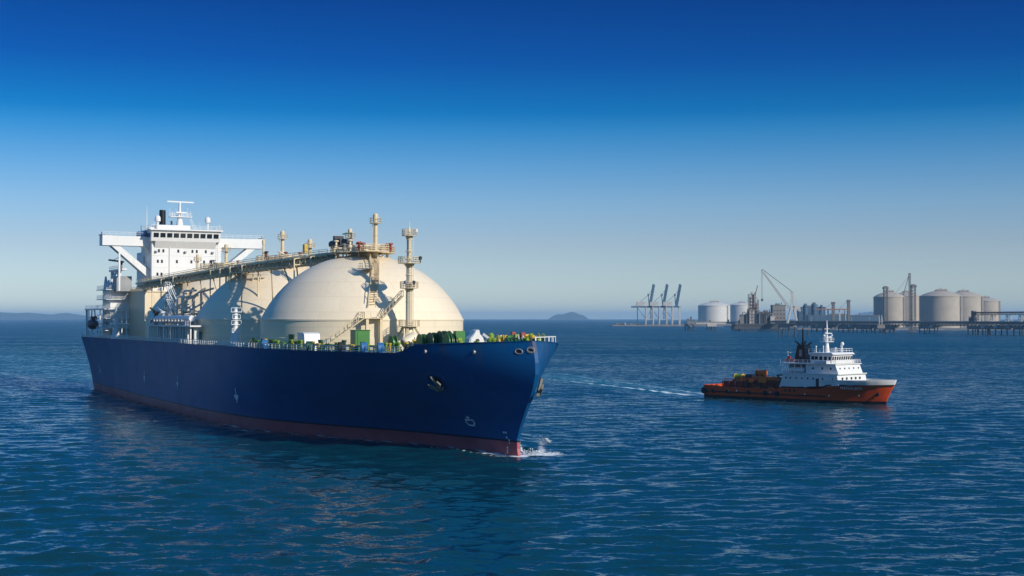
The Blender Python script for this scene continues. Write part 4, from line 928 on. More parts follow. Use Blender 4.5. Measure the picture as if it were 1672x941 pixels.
def round_tank(cx, rp, yrim, ytop, Y, m, label, base=3.0):
    r_m = rp*Y/FPX; zr, zt = WZ(yrim,Y), WZ(ytop,Y); r = tag(empty('storage_tank', (WX(cx,Y), Y, base)), label, 'tank', 'domed storage tanks')
    zr -= base; zt -= base; h = zt-zr; Rc = (r_m*r_m+h*h)/(2*h); a0 = math.asin(min(1,r_m/Rc))
    q = MB(); q.lathe([(r_m,-3),(r_m,zr*.62),(r_m*1.006,zr*.62+.2),(r_m*1.006,zr*.62+1.3),(r_m,zr*.62+1.5),(r_m,zr-2),(r_m*1.02,zr-1.8),(r_m*1.02,zr)],(0,0,0),56); q.build('tank_wall', M[m], r)
    q = MB(); q.lathe([(Rc*math.sin(a0*(1-i/12))+.02, zt-Rc+Rc*math.cos(a0*(1-i/12))) for i in range(13)],(0,0,0),56); q.build('dome_roof', M[m], r)
    q = MB(); q.box(-r_m*.28,r_m*.28,-r_m*.12,r_m*.12,zt-.5,zt+1.0); q.rail([(-r_m*.28,-r_m*.12,zt+1),(r_m*.28,-r_m*.12,zt+1)],1.4,2,3,.25)
    for k in range(5): x = (-.2+.1*k)*r_m; q.tube((x,0,zt),(x,0,zt+2.2+1.6*((k*7)%3)),.7,n=8)
    q.build('roof_platform', M['portrust'], r)
    q = MB(); e = Vector((r_m*.72,-r_m*.72,0)); q.bar(e,e+Vector((0,0,zr)),1.6); q.bar(e+Vector((2.5,0,0)),e+Vector((2.5,0,zr)),.8); q.build('stair_tower', M['portsteel'], r)
    return r
M['whitetank'] = mat('white_tank_paint', (.62,.60,.54), .6, var=.1, scale=.05, streak=.2)
round_tank(1166,26,500,494,4500,'whitetank','white domed storage tank standing right of the container cranes, lighter of the two white ones')
round_tank(1211,20,499,495,4900,'whitetank','white domed storage tank half hidden behind the brown process tower')
round_tank(1452,25,486,477.5,2900,'concrete','tan domed storage tank behind the tall grey mast tower')
round_tank(1480,23,484.5,478,3150,'concrete','tan storage tank showing narrowly behind the lattice crane, between two wider tanks')
round_tank(1536.5,33.3,484.5,475.5,2750,'concrete','widest tan domed storage tank, in front of its neighbours')
round_tank(1573,31,485,477,3000,'concrete','tan storage tank half hidden behind the widest tank')
round_tank(1609,23,492.5,487,3350,'concrete','lowest tan storage tank, above the raised pipe bridge')
# land behind the jetties
q = MB(); edge = [(1122,3700),(1150,3640),(1196,3600),(1240,2900),(1300,2650),(1420,2560),(1560,2540),(1700,2500),(2300,2450)]
rr = random.Random(8); vs = []
for i in range(60):
    px = 1122 + i*20; Yy = itp(px,[e[0] for e in edge],[e[1] for e in edge])+rr.uniform(-15,15)
    vs += [(WX(px,Yy),Yy,-1.5),(WX(px,Yy+18),Yy+18,2.2+rr.uniform(-.6,.9)),(WX(px,Yy+40),Yy+40,3.0),(WX(px,7500),7500,3.2)]
q.add(vs, [(i*4+j,(i+1)*4+j,(i+1)*4+j+1,i*4+j+1) for i in range(59) for j in range(3)]); q.build('land', M['rock'])['kind'] = 'structure'
# jetty running from the process platform towards the right
JA, JB = Vector((WX(1262,2400),2400,0)), Vector((WX(1760,1700),1700,0)); JL = (JB-JA).length; JR = math.atan2(JB.y-JA.y, JB.x-JA.x); JD = (JB-JA)/JL
def jx(px):
    k = (px-836)/FPX; return (k*JA.y-JA.x)/(JD.x-k*JD.y)
jet = tag(empty('jetty', JA, JR), 'long dark jetty on piles carrying pipes in front of the tan storage tanks', 'jetty')
q = MB(); q.box(0,JL,-6,6,14.6,16); q.box(0,JL,-6.4,-5.9,15.2,16.6); dk = q.build('jetty_deck', M['jetty'], jet)
q = MB()
n = int(JL/8)
for y in (-5.5,5.5):
    q.bar((0,y,11.6),(JL,y,11.6),.8)
    for i in range(n): x = i*8; q.bar((x,y,11.6),(x+4,y,14.6),.55); q.bar((x+4,y,14.6),(x+8,y,11.6),.55); q.bar((x,y,11.6),(x,y,14.6),.55)
q.build('truss', M['portsteel'], jet)
for y, z, rr_, m_ in ((-3.5,17.0,.5,'steel'),(-2,17.0,.45,'portwhite'),(-.5,17.2,.6,'portsteel'),(1.5,17,.45,'steel')):
    q = MB(); q.tube((0,y,z),(JL,y,z),rr_,n=8)
    for i in range(int(JL/12)): q.box(i*12,i*12+.5,y-.3,y+.3,16,z)
    q.build('pipe_line', M[m_], jet)
q = MB(); q.rail([(0,-6.1,16.6),(JL,-6.1,16.6)],1.6,2,4,.16); q.build('railing', M['steel'], jet)
q = MB(); q.box(jx(1290),jx(1460),-4.5,4.5,9.8,11.5); q.build('service_gallery', M['portsteel'], jet)
rr = random.Random(12)
def pile_group(p0, p1, npx, cap=True, ztop=9.2):
    x0, x1 = jx(p0), jx(p1)
    if cap: q = MB(); q.box(x0-1,x1+1,-7,7,ztop,11.4); q.box(x0,x1,-7.2,-4,ztop-2,ztop); q.build('pile_cap', M['jetty'], jet)
    for i in range(npx):
        x = x0+(x1-x0)*i/max(1,npx-1); y = -5.5 if i % 2 == 0 else rr.uniform(-2,5); q = MB(); q.tube((x,y,-3),(x+rr.uniform(-.6,.6),y,ztop+.2),.75,n=8); q.build('pile', M['pile'], jet)
pile_group(1507,1531,7); pile_group(1586,1618,9); pile_group(1622,1655,8); pile_group(1661,1690,7); pile_group(1715,1740,5)
pile_group(1276,1292,5,True,8); pile_group(1330,1362,8,True,7.5); pile_group(1374,1398,7,True,7); pile_group(1404,1428,7,True,7); pile_group(1434,1462,8,True,7)
for px, m_, h in ((1376,'portwhite',3),(1394,'portwhite',3.4),(1417,'portblue',3),(1448,'portwhite',4),(1528,'portwhite',3.6),(1612,'portwhite',4),(1633,'portwhite',4),(1654,'steel',4),(1340,'portwhite',3)):
    x = jx(px); q = MB(); q.box(x-2.6,x+2.6,-8.6,-6.6,8.6,8.6+h); q.box(x-3,x+3,-8.8,-6.5,8.6+h,9+h); q.build('valve_hut', M[m_], jet)
for i in range(34):
    x = jx(1285+i*13+rr.uniform(-4,4)); q = MB(); h = rr.uniform(.8,2.2); q.box(x-1,x+1,-6.9,-6.3,12.6,12.6+h*.8); q.build('junction_box', M[rr.choice(['portwhite','portwhite','steel','portrust'])], jet)
for px in (1330,1396,1425,1470,1500,1545,1580):
    x = jx(px); q = MB(); q.bar((x,-6,16),(x,-6,22.5),.3); q.bar((x,-6,22.5),(x,-7.5,22.6),.25); q.build('jetty_lamp', M['portwhite'], jet)
# raised pipe bridge at the right end
pb = tag(empty('pipe_bridge', JA + JD*jx(1588), JR), 'raised pipe bridge on pale trestles at the right hand end of the jetty', 'bridge')
x1 = jx(1750)-jx(1588); q = MB(); q.box(4,x1,-3,3,28.6,29.4)
for y in (-3,3):
    q.bar((4,y,26.4),(x1,y,26.4),.5)
    for i in range(int((x1-4)/6)): q.bar((4+i*6,y,26.4),(7+i*6,y,28.8),.35); q.bar((7+i*6,y,28.8),(10+i*6,y,26.4),.35)
q.build('bridge_truss', M['portrust'], pb)
for k, px in enumerate((1600,1622,1647,1668,1700)):
    x = jx(px)-jx(1588); q = MB()
    for dx in (-2,2): q.bar((x+dx*1.4,-3,16.1),(x+dx*.5,-2.6,26.4),.8); q.bar((x+dx*1.4,3,16.1),(x+dx*.5,2.6,26.4),.8)
    q.bar((x-2,-3,20),(x+2,-3,20),.5); q.build('trestle_leg', M['portwhite'], pb)
q = MB(); q.box(-4,8,-3.5,3.5,16.1,23); q.box(0,5,-2.5,2.5,23,32); q.rail([(-4,-3.5,23),(8,-3.5,23)],1.4,2,2,.2); q.build('pump_house', M['portsteel'], pb)
for y, m_ in ((-1.8,'red'),(0,'steel'),(1.6,'portwhite')): q = MB(); q.tube((4,y,30),(x1,y,30),.5,n=8); q.build('pipe_line', M[m_], pb)
# left trestle jetty
Y = 2440; lj = tag(empty('trestle_jetty', (WX(1118,Y),Y,0)), 'short low trestle jetty on three pile clusters left of the dark process platform', 'jetty')
PXM = Y/FPX; q = MB(); q.box(0,92*PXM,-4,4,14.0,15.6); q.box(2,90*PXM,-4.5,-3.8,16.4,16.7); q.build('jetty_deck', M['jetty'], lj)
q = MB(); q.box(18*PXM,80*PXM,-5,3,11.8,13.9); q.build('pipe_rack', M['portwhite'], lj)
for a, b in ((0,16),(36,51),(78,90)):
    q = MB(); q.box(a*PXM,b*PXM,-6,6,7.6,12); q.build('pile_cap', M['portwhite' if a else 'jetty'], lj)
    for k in range(5): x = (a+(b-a)*(k+.3)/4.6)*PXM; q = MB(); q.tube((x,-5 if k%2 else 3,-3),(x,-5 if k%2 else 3,7.7),.9,n=8); q.build('pile', M['pile'], lj)
for x, h in ((4,6),(9,9),(14,4),(70,4),(40,3)):
    q = MB(); q.box(x*PXM,(x+2.4)*PXM,-2,2,15.6,15.6+h); q.build('deck_equipment', M['portsteel'], lj)
# process platform and tower
Y = 2420; K_ = Y/FPX
pf = tag(empty('process_platform', (WX(1196,Y),Y,0)), 'dark process platform crowded with pipes and machinery under the brown tower', 'platform')
q = MB(); q.box(0,76*K_,-14,16,3.4,9.5); q.box(2*K_,70*K_,-15,16,9.5,12.6); q.build('platform_base', M['darkport'], pf)
for i in range(18): x = (2+i*4.2)*K_; q = MB(); q.tube((x,-12,-3),(x,-12,3.6),1.0,n=8); q.build('pile', M['pile'], pf)
rr = random.Random(31)
for i in range(96):
    x = rr.uniform(12,72)*K_; lim = 34-abs(x/K_-36)*.6; h = rr.uniform(4,max(6,lim*.9)); wd = rr.uniform(1.2,4.5); y = rr.uniform(-12,12); m_ = M[rr.choice(['portsteel','portrust','darkport','steel','darkport','portblue','jetty','portwhite'])]
    q = MB(); k = i % 3
    if k == 0: q.box(x-wd,x+wd,y-2,y+2,12.6,12.6+h); q.rail([(x-wd,y-2,12.6+h),(x+wd,y-2,12.6+h)],1.2,2,1.5,.2); q.build('machinery_module', m_, pf)
    elif k == 1: q.lathe([(wd*.5,12.6),(wd*.5,12.6+h),(wd*.2,13.6+h)],(x,y,0),12); q.build('process_vessel', m_, pf)
    else:
        q.bar((x,y,12.6),(x,y,12.6+h),.5); q.bar((x+wd*2,y,12.6),(x+wd*2,y,12.6+h),.5); q.bar((x,y,12.6+h),(x+wd*2,y,12.6+h),.6); q.bar((x,y,12.6+h*.5),(x+wd*2,y,12.6+h*.5),.5); q.bar((x,y,12.6),(x+wd*2,y,12.6+h),.35); q.build('pipe_frame', m_, pf)
q = MB(); q.box(40*K_,63*K_,-8,8,12.6,27.5); q.box(42*K_,60*K_,-9,8,28.5,31); 
for i in range(8): q.bar(((40+i*3.2)*K_,-9,12.6),((40+i*3.2)*K_,-9,31),.7)
q.build('equipment_deck', M['darkport'], pf)
tw = tag(empty('process_tower', (WX(1230,Y-4),Y-4,12.6)), 'brown latticed process tower rising beside the white tanks with an orange flare tip', 'tower')
q = MB(); W_ = 8.0
for x in (-W_,-W_/3,W_/3,W_):
    for y in (-5,5): q.bar((x,y,0),(x,y,54 if abs(x) < 4 else (50 if x < 0 else 40)),.8)
q.build('tower_frame', M['darkport'], tw)
for k in range(9):
    z = 5+k*5.6; q = MB(); q.box(-W_-.8,(W_ if z < 40 else W_*.4)+.8,-5.6,5.6,z,z+.6); q.bar((-W_,-5,z),(-W_/3,-5,z+5.6),.4); q.bar((W_/3,-5,z),(W_,-5,min(z+5.6,40)),.4); q.build('tower_floor', M['portrust'], tw)
for x, h, r_ in ((-4.8,46,1.6),(.2,50,1.9),(5,36,1.4)):
    q = MB(); q.tube((x,0,0),(x,0,h),r_,n=10); q.build('process_column', M['portrust' if x > 0 else 'portwhite'], tw)
q = MB(); q.tube((3.5,0,50),(7.6,0,65.5),.7,n=8); q.build('flare_tip', M['red'], tw)
# grey building behind
def building(px0, px1, ytop, Y, m_, label, rows=3):
    r = tag(empty('port_building', (WX((px0+px1)/2,Y),Y,3)), label, 'building'); hw = (px1-px0)/2*Y/FPX; h = WZ(ytop,Y)-3
    q = MB(); q.box(-hw,hw,-10,12,-1,h); q.build('wall', M[m_], r); q = MB(); q.box(-hw-.6,hw+.6,-10.6,12.6,h,h+1.2); q.build('roof', M['portsteel'], r)
    q = MB(); q.box(-hw*.4,hw*.2,-4,4,h+1.2,h+4); q.tube((hw*.5,0,h+1.2),(hw*.5,0,h+6),.8,n=8); q.build('roof_plant', M['portsteel'], r)
    for k in range(rows):
        for i in range(4): x = -hw+hw*2*(i+.5)/4; z = h*(.45+.5*k/rows); q = MB(); q.box(x-hw*.12,x+hw*.12,-10.12,-10.02,z-1.2,z+1.2); q.build('window', M['dsteel'], r)
    return r
building(1260,1281,500,2650,'jetty','tall grey block building between the brown tower and the white jib crane')
building(1303,1346,503,2900,'portblue','broad blue grey plant building right of the white jib crane',2)
building(1318,1432,516.5,2800,'portblue','long low blue grey shed left of the tan tanks',1)
building(1240,1262,511,2700,'portsteel','small dark hut block under the jib crane hook',1)
for px, wp, yt, lbl in ((1312,8,498,'blue grey silo at the left end of the broad plant building'),(1326,9,496,'blue grey silo at the middle of the broad plant building'),(1338,7,500,'blue grey silo at the right end of the broad plant building')):
    Y = 2870; r = tag(empty('silo', (WX(px,Y),Y-18,3)), lbl, 'silo', 'silos at the plant building'); h = WZ(yt,Y)-3; k = wp*Y/FPX/2
    q = MB(); q.lathe([(k,-1),(k,h-3),(k*.5,h)],(0,0,0),20); q.build('silo_wall', M['portblue'], r); q = MB(); q.box(-k*.5,k*.5,-1,1,h-1,h+1.5); q.build('silo_cap', M['portrust'], r)
# jib crane
Y = 2330; c_ = Y/FPX; jc = tag(empty('jib_crane', (WX(1293.5,Y),Y,WZ(526,Y))), 'white portal jib crane with long lattice boom and hanging hook', 'crane')
for x in (-8,8):
    for y in (-5,5): q = MB(); q.bar((x,y,-3),(x*.35,y*.4,21),2.2); q.build('leg', M['portwhite'], jc)
q = MB(); q.box(-4,4,-3,3,20.6,23); q.bar((-2.2,-1.5,23),(-.6,0,48),1.7); q.bar((2.4,1.5,23),(.4,0,48),1.7); q.bar((-2,1.5,23),(-.4,0,48),1.4); q.box(-2.5,2.2,-1.5,1.5,47.5,50.5); q.bar((.5,0,48),(9,0,24),.6); q.build('tower', M['portwhite'], jc)
q = MB(); q.box(3,13,-3,3,19.5,26); q.box(9,14,-2,2,17,19.5); q.build('counterweight_house', M['portwhite'], jc)
q = MB(); A_, B_ = Vector((-5,0,23)), Vector((-50*c_,0,WZ(441.5,Y)-WZ(526,Y)))
d = (B_-A_).normalized(); nn = Vector((d.z,0,-d.x))
for o in (-1.5,1.5):
    for y in (-1.3,1.3): q.bar(A_+nn*o+Vector((0,y,0)), B_+nn*o*.4+Vector((0,y*.5,0)), .9)
for k in range(22):
    a, b = A_.lerp(B_,k/22), A_.lerp(B_,(k+1)/22); q.bar(a+nn*1.4*(-1)**k*(1-.6*k/22), b-nn*1.4*(-1)**k*(1-.6*k/22), .35)
q.bar(B_, B_-d*6, 2.2); q.build('boom', M['portwhite'], jc)
q = MB(); q.bar((-.5,0,50),B_+Vector((1,0,1)),.8); q.bar((-.5,1,50),B_+Vector((1,.5,1)),.6); q.build('boom_stay', M['dsteel'], jc)
q = MB(); hk = WZ(489,Y)-WZ(526,Y); q.bar(B_,(B_.x,0,hk),.35); q.bar(B_+Vector((1.8,0,0)),(B_.x+1.8,0,hk),.3); q.box(B_.x-.6,B_.x+2.4,-1,1,hk-4,hk); q.build('hook', M['dsteel'], jc)
# portal frame rack with two posts
Y = 2700; c_ = Y/FPX; rk = tag(empty('pipe_rack', (WX(1328,Y),Y,3)), 'tall steel pipe rack with two square towers left of the tan tanks', 'rack'); z0 = WZ(506,Y)-3
q = MB(); q.box(0,60*c_,-3,3,z0-1.5,z0+1); q.build('rack_deck', M['portrust'], rk)
for px in (1330,1340,1352,1371,1380): q = MB(); x = (px-1328)*c_; q.bar((x,-3,0),(x,-3,z0),1.3); q.bar((x,3,0),(x,3,z0),1.3); q.build('rack_leg', M['portwhite' if px > 1370 else 'portblue'], rk)
for px, yt in ((1360.5,494),(1385.5,490.5)):
    x = (px-1328)*c_; h = WZ(yt,Y)-3; q = MB(); q.box(x-2.6,x+2.6,-2.6,2.6,0,h); q.box(x-3.6,x+3.6,-3.6,3.6,h-3,h-1); q.build('rack_tower', M['portsteel'], rk)
    q = MB(); q.bar((x-2,0,h-3),(x-18,0,z0+1),.5); q.build('tower_stay', M['portsteel'], rk)
# mast towers and tower crane by the tan tanks
def lattice(mb, x, y, w0, z0, z1, step, t):
    for a in (-1,1):
        for b in (-1,1): mb.bar((x+a*w0,y+b*w0,z0),(x+a*w0,y+b*w0,z1),t)
    n = int((z1-z0)/step)
    for i in range(n):
        z = z0+i*step
        for b in (-1,1): mb.bar((x-w0,y+b*w0,z),(x+w0,y+b*w0,z+step),t*.7); mb.bar((x+b*w0,y-w0,z),(x+b*w0,y+w0,z+step),t*.7)
        mb.bar((x-w0,y-w0,z),(x+w0,y-w0,z),t*.7)
Y = 2200; 
for px, yt, wd, lbl in ((1446,470,2.6,'grey lattice mast tower in front of the tank at the left of the tan group'),(1491.5,467,2.8,'grey lattice mast tower beside the slender crane, between two tan tanks')):
    r = tag(empty('mast_tower', (WX(px,Y),Y,12)), lbl, 'tower', 'lattice mast towers'); h = WZ(yt,Y)-12; q = MB(); lattice(q,0,0,wd,-14,h,5,.8); q.build('tower_frame', M['portsteel'], r)
    q = MB(); q.box(-wd-1.4,wd+1.4,-wd-1.4,wd+1.4,h-2.5,h); q.box(-wd,wd,-wd,wd,h,h+1.6); q.build('tower_head', M['portsteel'], r)
Y = 2250; tc_ = tag(empty('lattice_crane', (WX(1485.5,Y),Y,12)), 'slender lattice crane rising above the tan tanks', 'crane'); h = WZ(449,Y)-12
q = MB(); lattice(q,0,0,1.1,-14,h,4,.5); q.box(-1.5,1.5,-1.5,1.5,h-1,h+1.8); q.build('crane_mast', M['portsteel'], tc_)
q = MB()
for o in (-.9,.9): q.bar((-10.5,o,h-34),(-1,o,h-1),.5)
for k in range(9): t = k/9; q.bar((-10.5+9.5*t,-.9,h-34+33*t),(-10.5+9.5*(t+.1),.9,h-34+33*(t+.1)),.3)
q.build('boom', M['portsteel'], tc_)
q = MB(); q.bar((0,0,h),(-27,0,h-36),.3); q.bar((-10.5,0,h-34),(0,0,h-30),.3); q.build('boom_stay', M['portsteel'], tc_)
# loading arms and pump frame by the tank
Y = 2050; la = tag(empty('loading_arm_pair', (WX(1437.5,Y),Y,10)), 'pair of slim white loading arms standing up from the jetty', 'loading arm')
for x in (-1.6,2.2): q = MB(); q.bar((x,0,0),(x-.6,0,WZ(515+abs(x)*.3,Y)-10),.9); q.bar((x-.6,0,WZ(516,Y)-10),(x+1.2,0,6),.5); q.build('arm', M['portwhite'], la)
q = MB(); q.box(-5,6,-2,2,-3,2.6); q.build('arm_base', M['jetty'], la)
# mooring piles in front of the jetty
for i, (px, yt, yb, r_) in enumerate(((1271.5,538,551,.75),(1278.5,538,551,.85),(1286,541,551,.6),(1297.5,536,551,.95),(1305,541,551,.55),(1319.5,541,551.5,.7))):
    Y = CAMH*FPX/(yb-HZ); lbl = ['mooring pile at the left end of the row in front of the jetty','thicker mooring pile second from the left end of the row','short thin mooring pile left of the tallest pile of the row','tallest mooring pile in the middle of the row before the jetty','thin mooring pile just right of the tallest pile','mooring pile at the right end of the row, beside the supply vessel funnel'][i]
    q = MB(); q.tube((0,0,-3),(0,0,WZ(yt,Y)),r_,n=10); q.lathe([(r_*1.2,0),(r_*1.25,.5),(r_*.6,.9)],(0,0,WZ(yt,Y)),10); tag(q.build('mooring_pile', M['pile'], None, (WX(px,Y),Y,0)), lbl, 'pile', 'mooring piles before the jetty')
# far hills
def hill(pts, Y, depth, name='hills'):
    q = MB(); vs = []; n = 60; px0, px1 = pts[0][0], pts[-1][0]; rr = random.Random(int(px0)+7)
    prof = [itp(px0+(px1-px0)*i/n,[p[0] for p in pts],[p[1] for p in pts]) for i in range(n+1)]
    rows = (-1,-.75,-.5,-.25,0,.35,.7,1)
    for i in range(n+1):
        px = px0+(px1-px0)*i/n
        for v in rows:
            yy = Y+v*depth; h = max(0, CAMH+(HZ-prof[i])*Y/FPX)*(math.cos(v*PI/2)**.8 if abs(v) < 1 else 0)*(1+rr.uniform(-.06,.06)) - 2*(abs(v) == 1)
            vs.append((WX(px,Y), yy, h))
    k = len(rows); q.add(vs, [(i*k+j,(i+1)*k+j,(i+1)*k+j+1,i*k+j+1) for i in range(n) for j in range(k-1)], 0, True)
    q.build(name, M['hill'])['kind'] = 'structure'
hill([(-330,521.5),(-250,516),(-180,512),(-100,513),(-40,511),(10,510.5),(30,513.5),(45,512),(65,513.5),(88,515.5),(100,514.5),(110,512.5),(118,515),(128,518),(150,521.5)], 23000, 1500)
hill([(896,521.6),(902,517.5),(910,514),(920,514.5),(930,510.8),(937,510.5),(945,514),(953,516),(960,521.6)], 20000, 500, 'island_hill')
hill([(1370,521.5),(1395,516),(1412,511),(1425,510.5),(1440,515),(1480,520),(1540,521.5)], 23000, 1000)

# ================================================================== SEA
def sea():
    th = np.concatenate([np.linspace(-180,-34,50,endpoint=False), np.linspace(-34,-25,60,endpoint=False), np.linspace(-25,25,900,endpoint=False), np.linspace(25,34,60,endpoint=False), np.linspace(34,180,50,endpoint=False)])*PI/180
    rs = [0.5, 20, 40]; r = 60.
    while r < 900: rs.append(r); r *= 1.0042
    while r < 26000: rs.append(r); r *= 1.045
    rs.append(26000); rs = np.array(rs)
    nr, nt = len(rs), len(th)
    Rr, T = np.meshgrid(rs, th, indexing='ij'); X0 = (Rr*np.sin(T)).ravel(); Y0 = (Rr*np.cos(T)).ravel()
    dr = np.gradient(rs); DR = np.repeat(dr, nt); RR = Rr.ravel(); TT = np.abs(T.ravel())
    wide = np.clip((R(33)-TT)/R(7), 0, 1)
    rng = np.random.default_rng(11); n = 84; X = X0.copy(); Yv = Y0.copy(); Z = np.zeros_like(X0)
    lam = np.exp(rng.uniform(math.log(1.3), math.log(11), n)); ang = rng.normal(-PI/2+.12, .5, n); ph = rng.uniform(0, 2*PI, n)
    gust = .55 + .85*(np.sin(X0*.013+Y0*.021+1)*np.sin(X0*.027-Y0*.011+2)+1)/2
    for l, a, p in zip(lam, ang, ph):
        k = 2*PI/l; sl = .052*(1. if l < 3.5 else (3.5/l)**1.2); am = sl/k
        kx, ky = k*math.cos(a), k*math.sin(a)
        f = np.clip(l/(2.6*DR)-1, 0, 1)*wide*gust
        q = kx*X0+ky*Y0+p; s_, c_ = np.sin(q), np.cos(q)
        Z += am*f*c_; X -= .8*am*f*s_*math.cos(a); Yv -= .8*am*f*s_*math.sin(a)
    # ship-made water: s aft of the bow, b to starboard
    def local(O, A):
        dx, dy = X0-O.x, Y0-O.y; return dx*math.cos(A)+dy*math.sin(A), -dx*math.sin(A)+dy*math.cos(A)
    g = lambda d, w_: np.exp(-(d/w_)**2)
    foam = np.zeros_like(X0); aer = np.zeros_like(X0); bump = np.zeros_like(X0)
    s, b = local(SO, SA); hb = np.interp(s, [-.5]+WLd[1:], [0]+WLb[1:]); ins = (s > -1) & (s < 256)
    d = np.abs(b)-hb
    near = np.where(ins, np.exp(-np.clip(d,0,99)/np.interp(s,[0,20,60,110,250],[2.0,1.5,.9,.6,.7])), 0)*np.interp(s,[-1,0,30,80,140,250],[1,.95,.72,.6,.42,.46]); foam = np.maximum(foam, near)
    for sg in (1,-1):
        for off, slp, s1, st in ((1.2,.42,48,.62),(.2,.30,95,.45)):
            line = off+slp*np.clip(s,0,s1)+np.interp(s,[0,27,60],[0,3.5,6.])*(slp < .4)
            on = np.interp(s,[-1,0,s1*.6,s1],[0,1,.8,0])*(s > -1)*(s < s1)
            e = sg*b-line*1.0; foam = np.maximum(foam, st*on*g(e, .5+.012*s)); bump += .3*on*g(e, 2.4+.02*s)*(s > 9)
    foam = np.maximum(foam, .95*np.exp(-((s-1.0)/3.6)**2-((b+4.5)/5.0)**2)); foam = np.maximum(foam, .62*g(-b-(4+.52*np.clip(s,0,60)), 1.5)*np.interp(s,[0,2,26,34],[0,1,.8,0])*(b < 0))
    foam = np.maximum(foam, (d > 0)*(s > 0)*(b > 0)*np.exp(-np.clip(d,0,99)/6)*np.interp(s,[0,15,60,110,160],[.1,.42,.40,.34,0]))
    e1 = np.clip((s-250)/500, 0, 1); beh = (s > 250)
    wk = 24+e1*30
    aer = np.maximum(aer, beh*np.clip(1-np.abs(b)/(wk*1.1),0,1)**.5*np.interp(s,[250,270,600,1500],[0,1,.75,.1]))
    foam = np.maximum(foam, beh*(.36*g(np.abs(b)-wk, 8)+.42*np.clip(1-np.abs(b)/wk,0,1)**.5)*np.interp(s,[250,262,500,1200],[.8,1.1,.8,.1]))
    foam = np.maximum(foam, (s > 40)*.36*g(b-(hb+ (s-40)*.16+6), 2.5)*np.interp(s,[40,120,300,500],[0,.7,1,.2]))
    # supply vessel
    s, b = local(TO, TA); hb = np.interp(s, [0,2,5,10,16,22,45,54], [0,.8,2.3,4.6,6.1,6.6,6.6,6.1]); ins = (s > -.6) & (s < 55)
    foam = np.maximum(foam, np.where(ins, np.exp(-np.clip(np.abs(b)-hb,0,99)/.55), 0)*np.interp(s,[0,3,20,54],[.9,.75,.62,.62]))
    dd = np.clip(s-53,0,400); bb = b + .49*dd*(1-np.exp(-dd/14))
    beh = (s > 53)
    dec = np.interp(s,[53,60,130,220,330],[1.1,1.1,.95,.75,.2])
    w1 = 3.5+np.clip(s-54,0,400)*.055
    aer = np.maximum(aer, beh*np.clip(1-np.abs(bb)/(w1+9),0,1)**.5*dec*1.3)
    foam = np.maximum(foam, beh*dec*(.6*g(bb-w1, 1.7)+.5*g(bb+w1, 2.0)+.40*g(bb-w1*.1,2.0+w1*.25)))
    foam = np.maximum(foam, .40*g(b-(6.6+.22*np.clip(s,0,200)), 1.2)*np.interp(s,[5,20,80,150],[0,.9,.8,0])*(s > 5))
    Z += bump
    V = np.stack([X, Yv, Z], 1).astype(np.float32)
    i, j = np.meshgrid(np.arange(nr-1), np.arange(nt), indexing='ij'); j2 = (j+1) % nt
    F = np.stack([i*nt+j, i*nt+j2, (i+1)*nt+j2, (i+1)*nt+j], -1).reshape(-1,4)
    me = bpy.data.meshes.new('sea'); nv, nf = len(V), len(F)
    me.vertices.add(nv); me.vertices.foreach_set('co', V.ravel()); me.loops.add(nf*4); me.loops.foreach_set('vertex_index', F.ravel().astype(np.int32))
    me.polygons.add(nf); me.polygons.foreach_set('loop_start', np.arange(0, nf*4, 4, dtype=np.int32)); me.polygons.foreach_set('use_smooth', np.ones(nf, dtype=bool))
    me.update(calc_edges=True)
    for nm, arr in (('foam', foam), ('aerated', aer), ('coarse', np.clip((RR-260)/700, 0, 1))):
        at = me.attributes.new(nm, 'FLOAT', 'POINT'); at.data.foreach_set('value', arr.astype(np.float32))
    o = bpy.data.objects.new('sea', me); col.objects.link(o); o['kind'] = 'structure'; return o
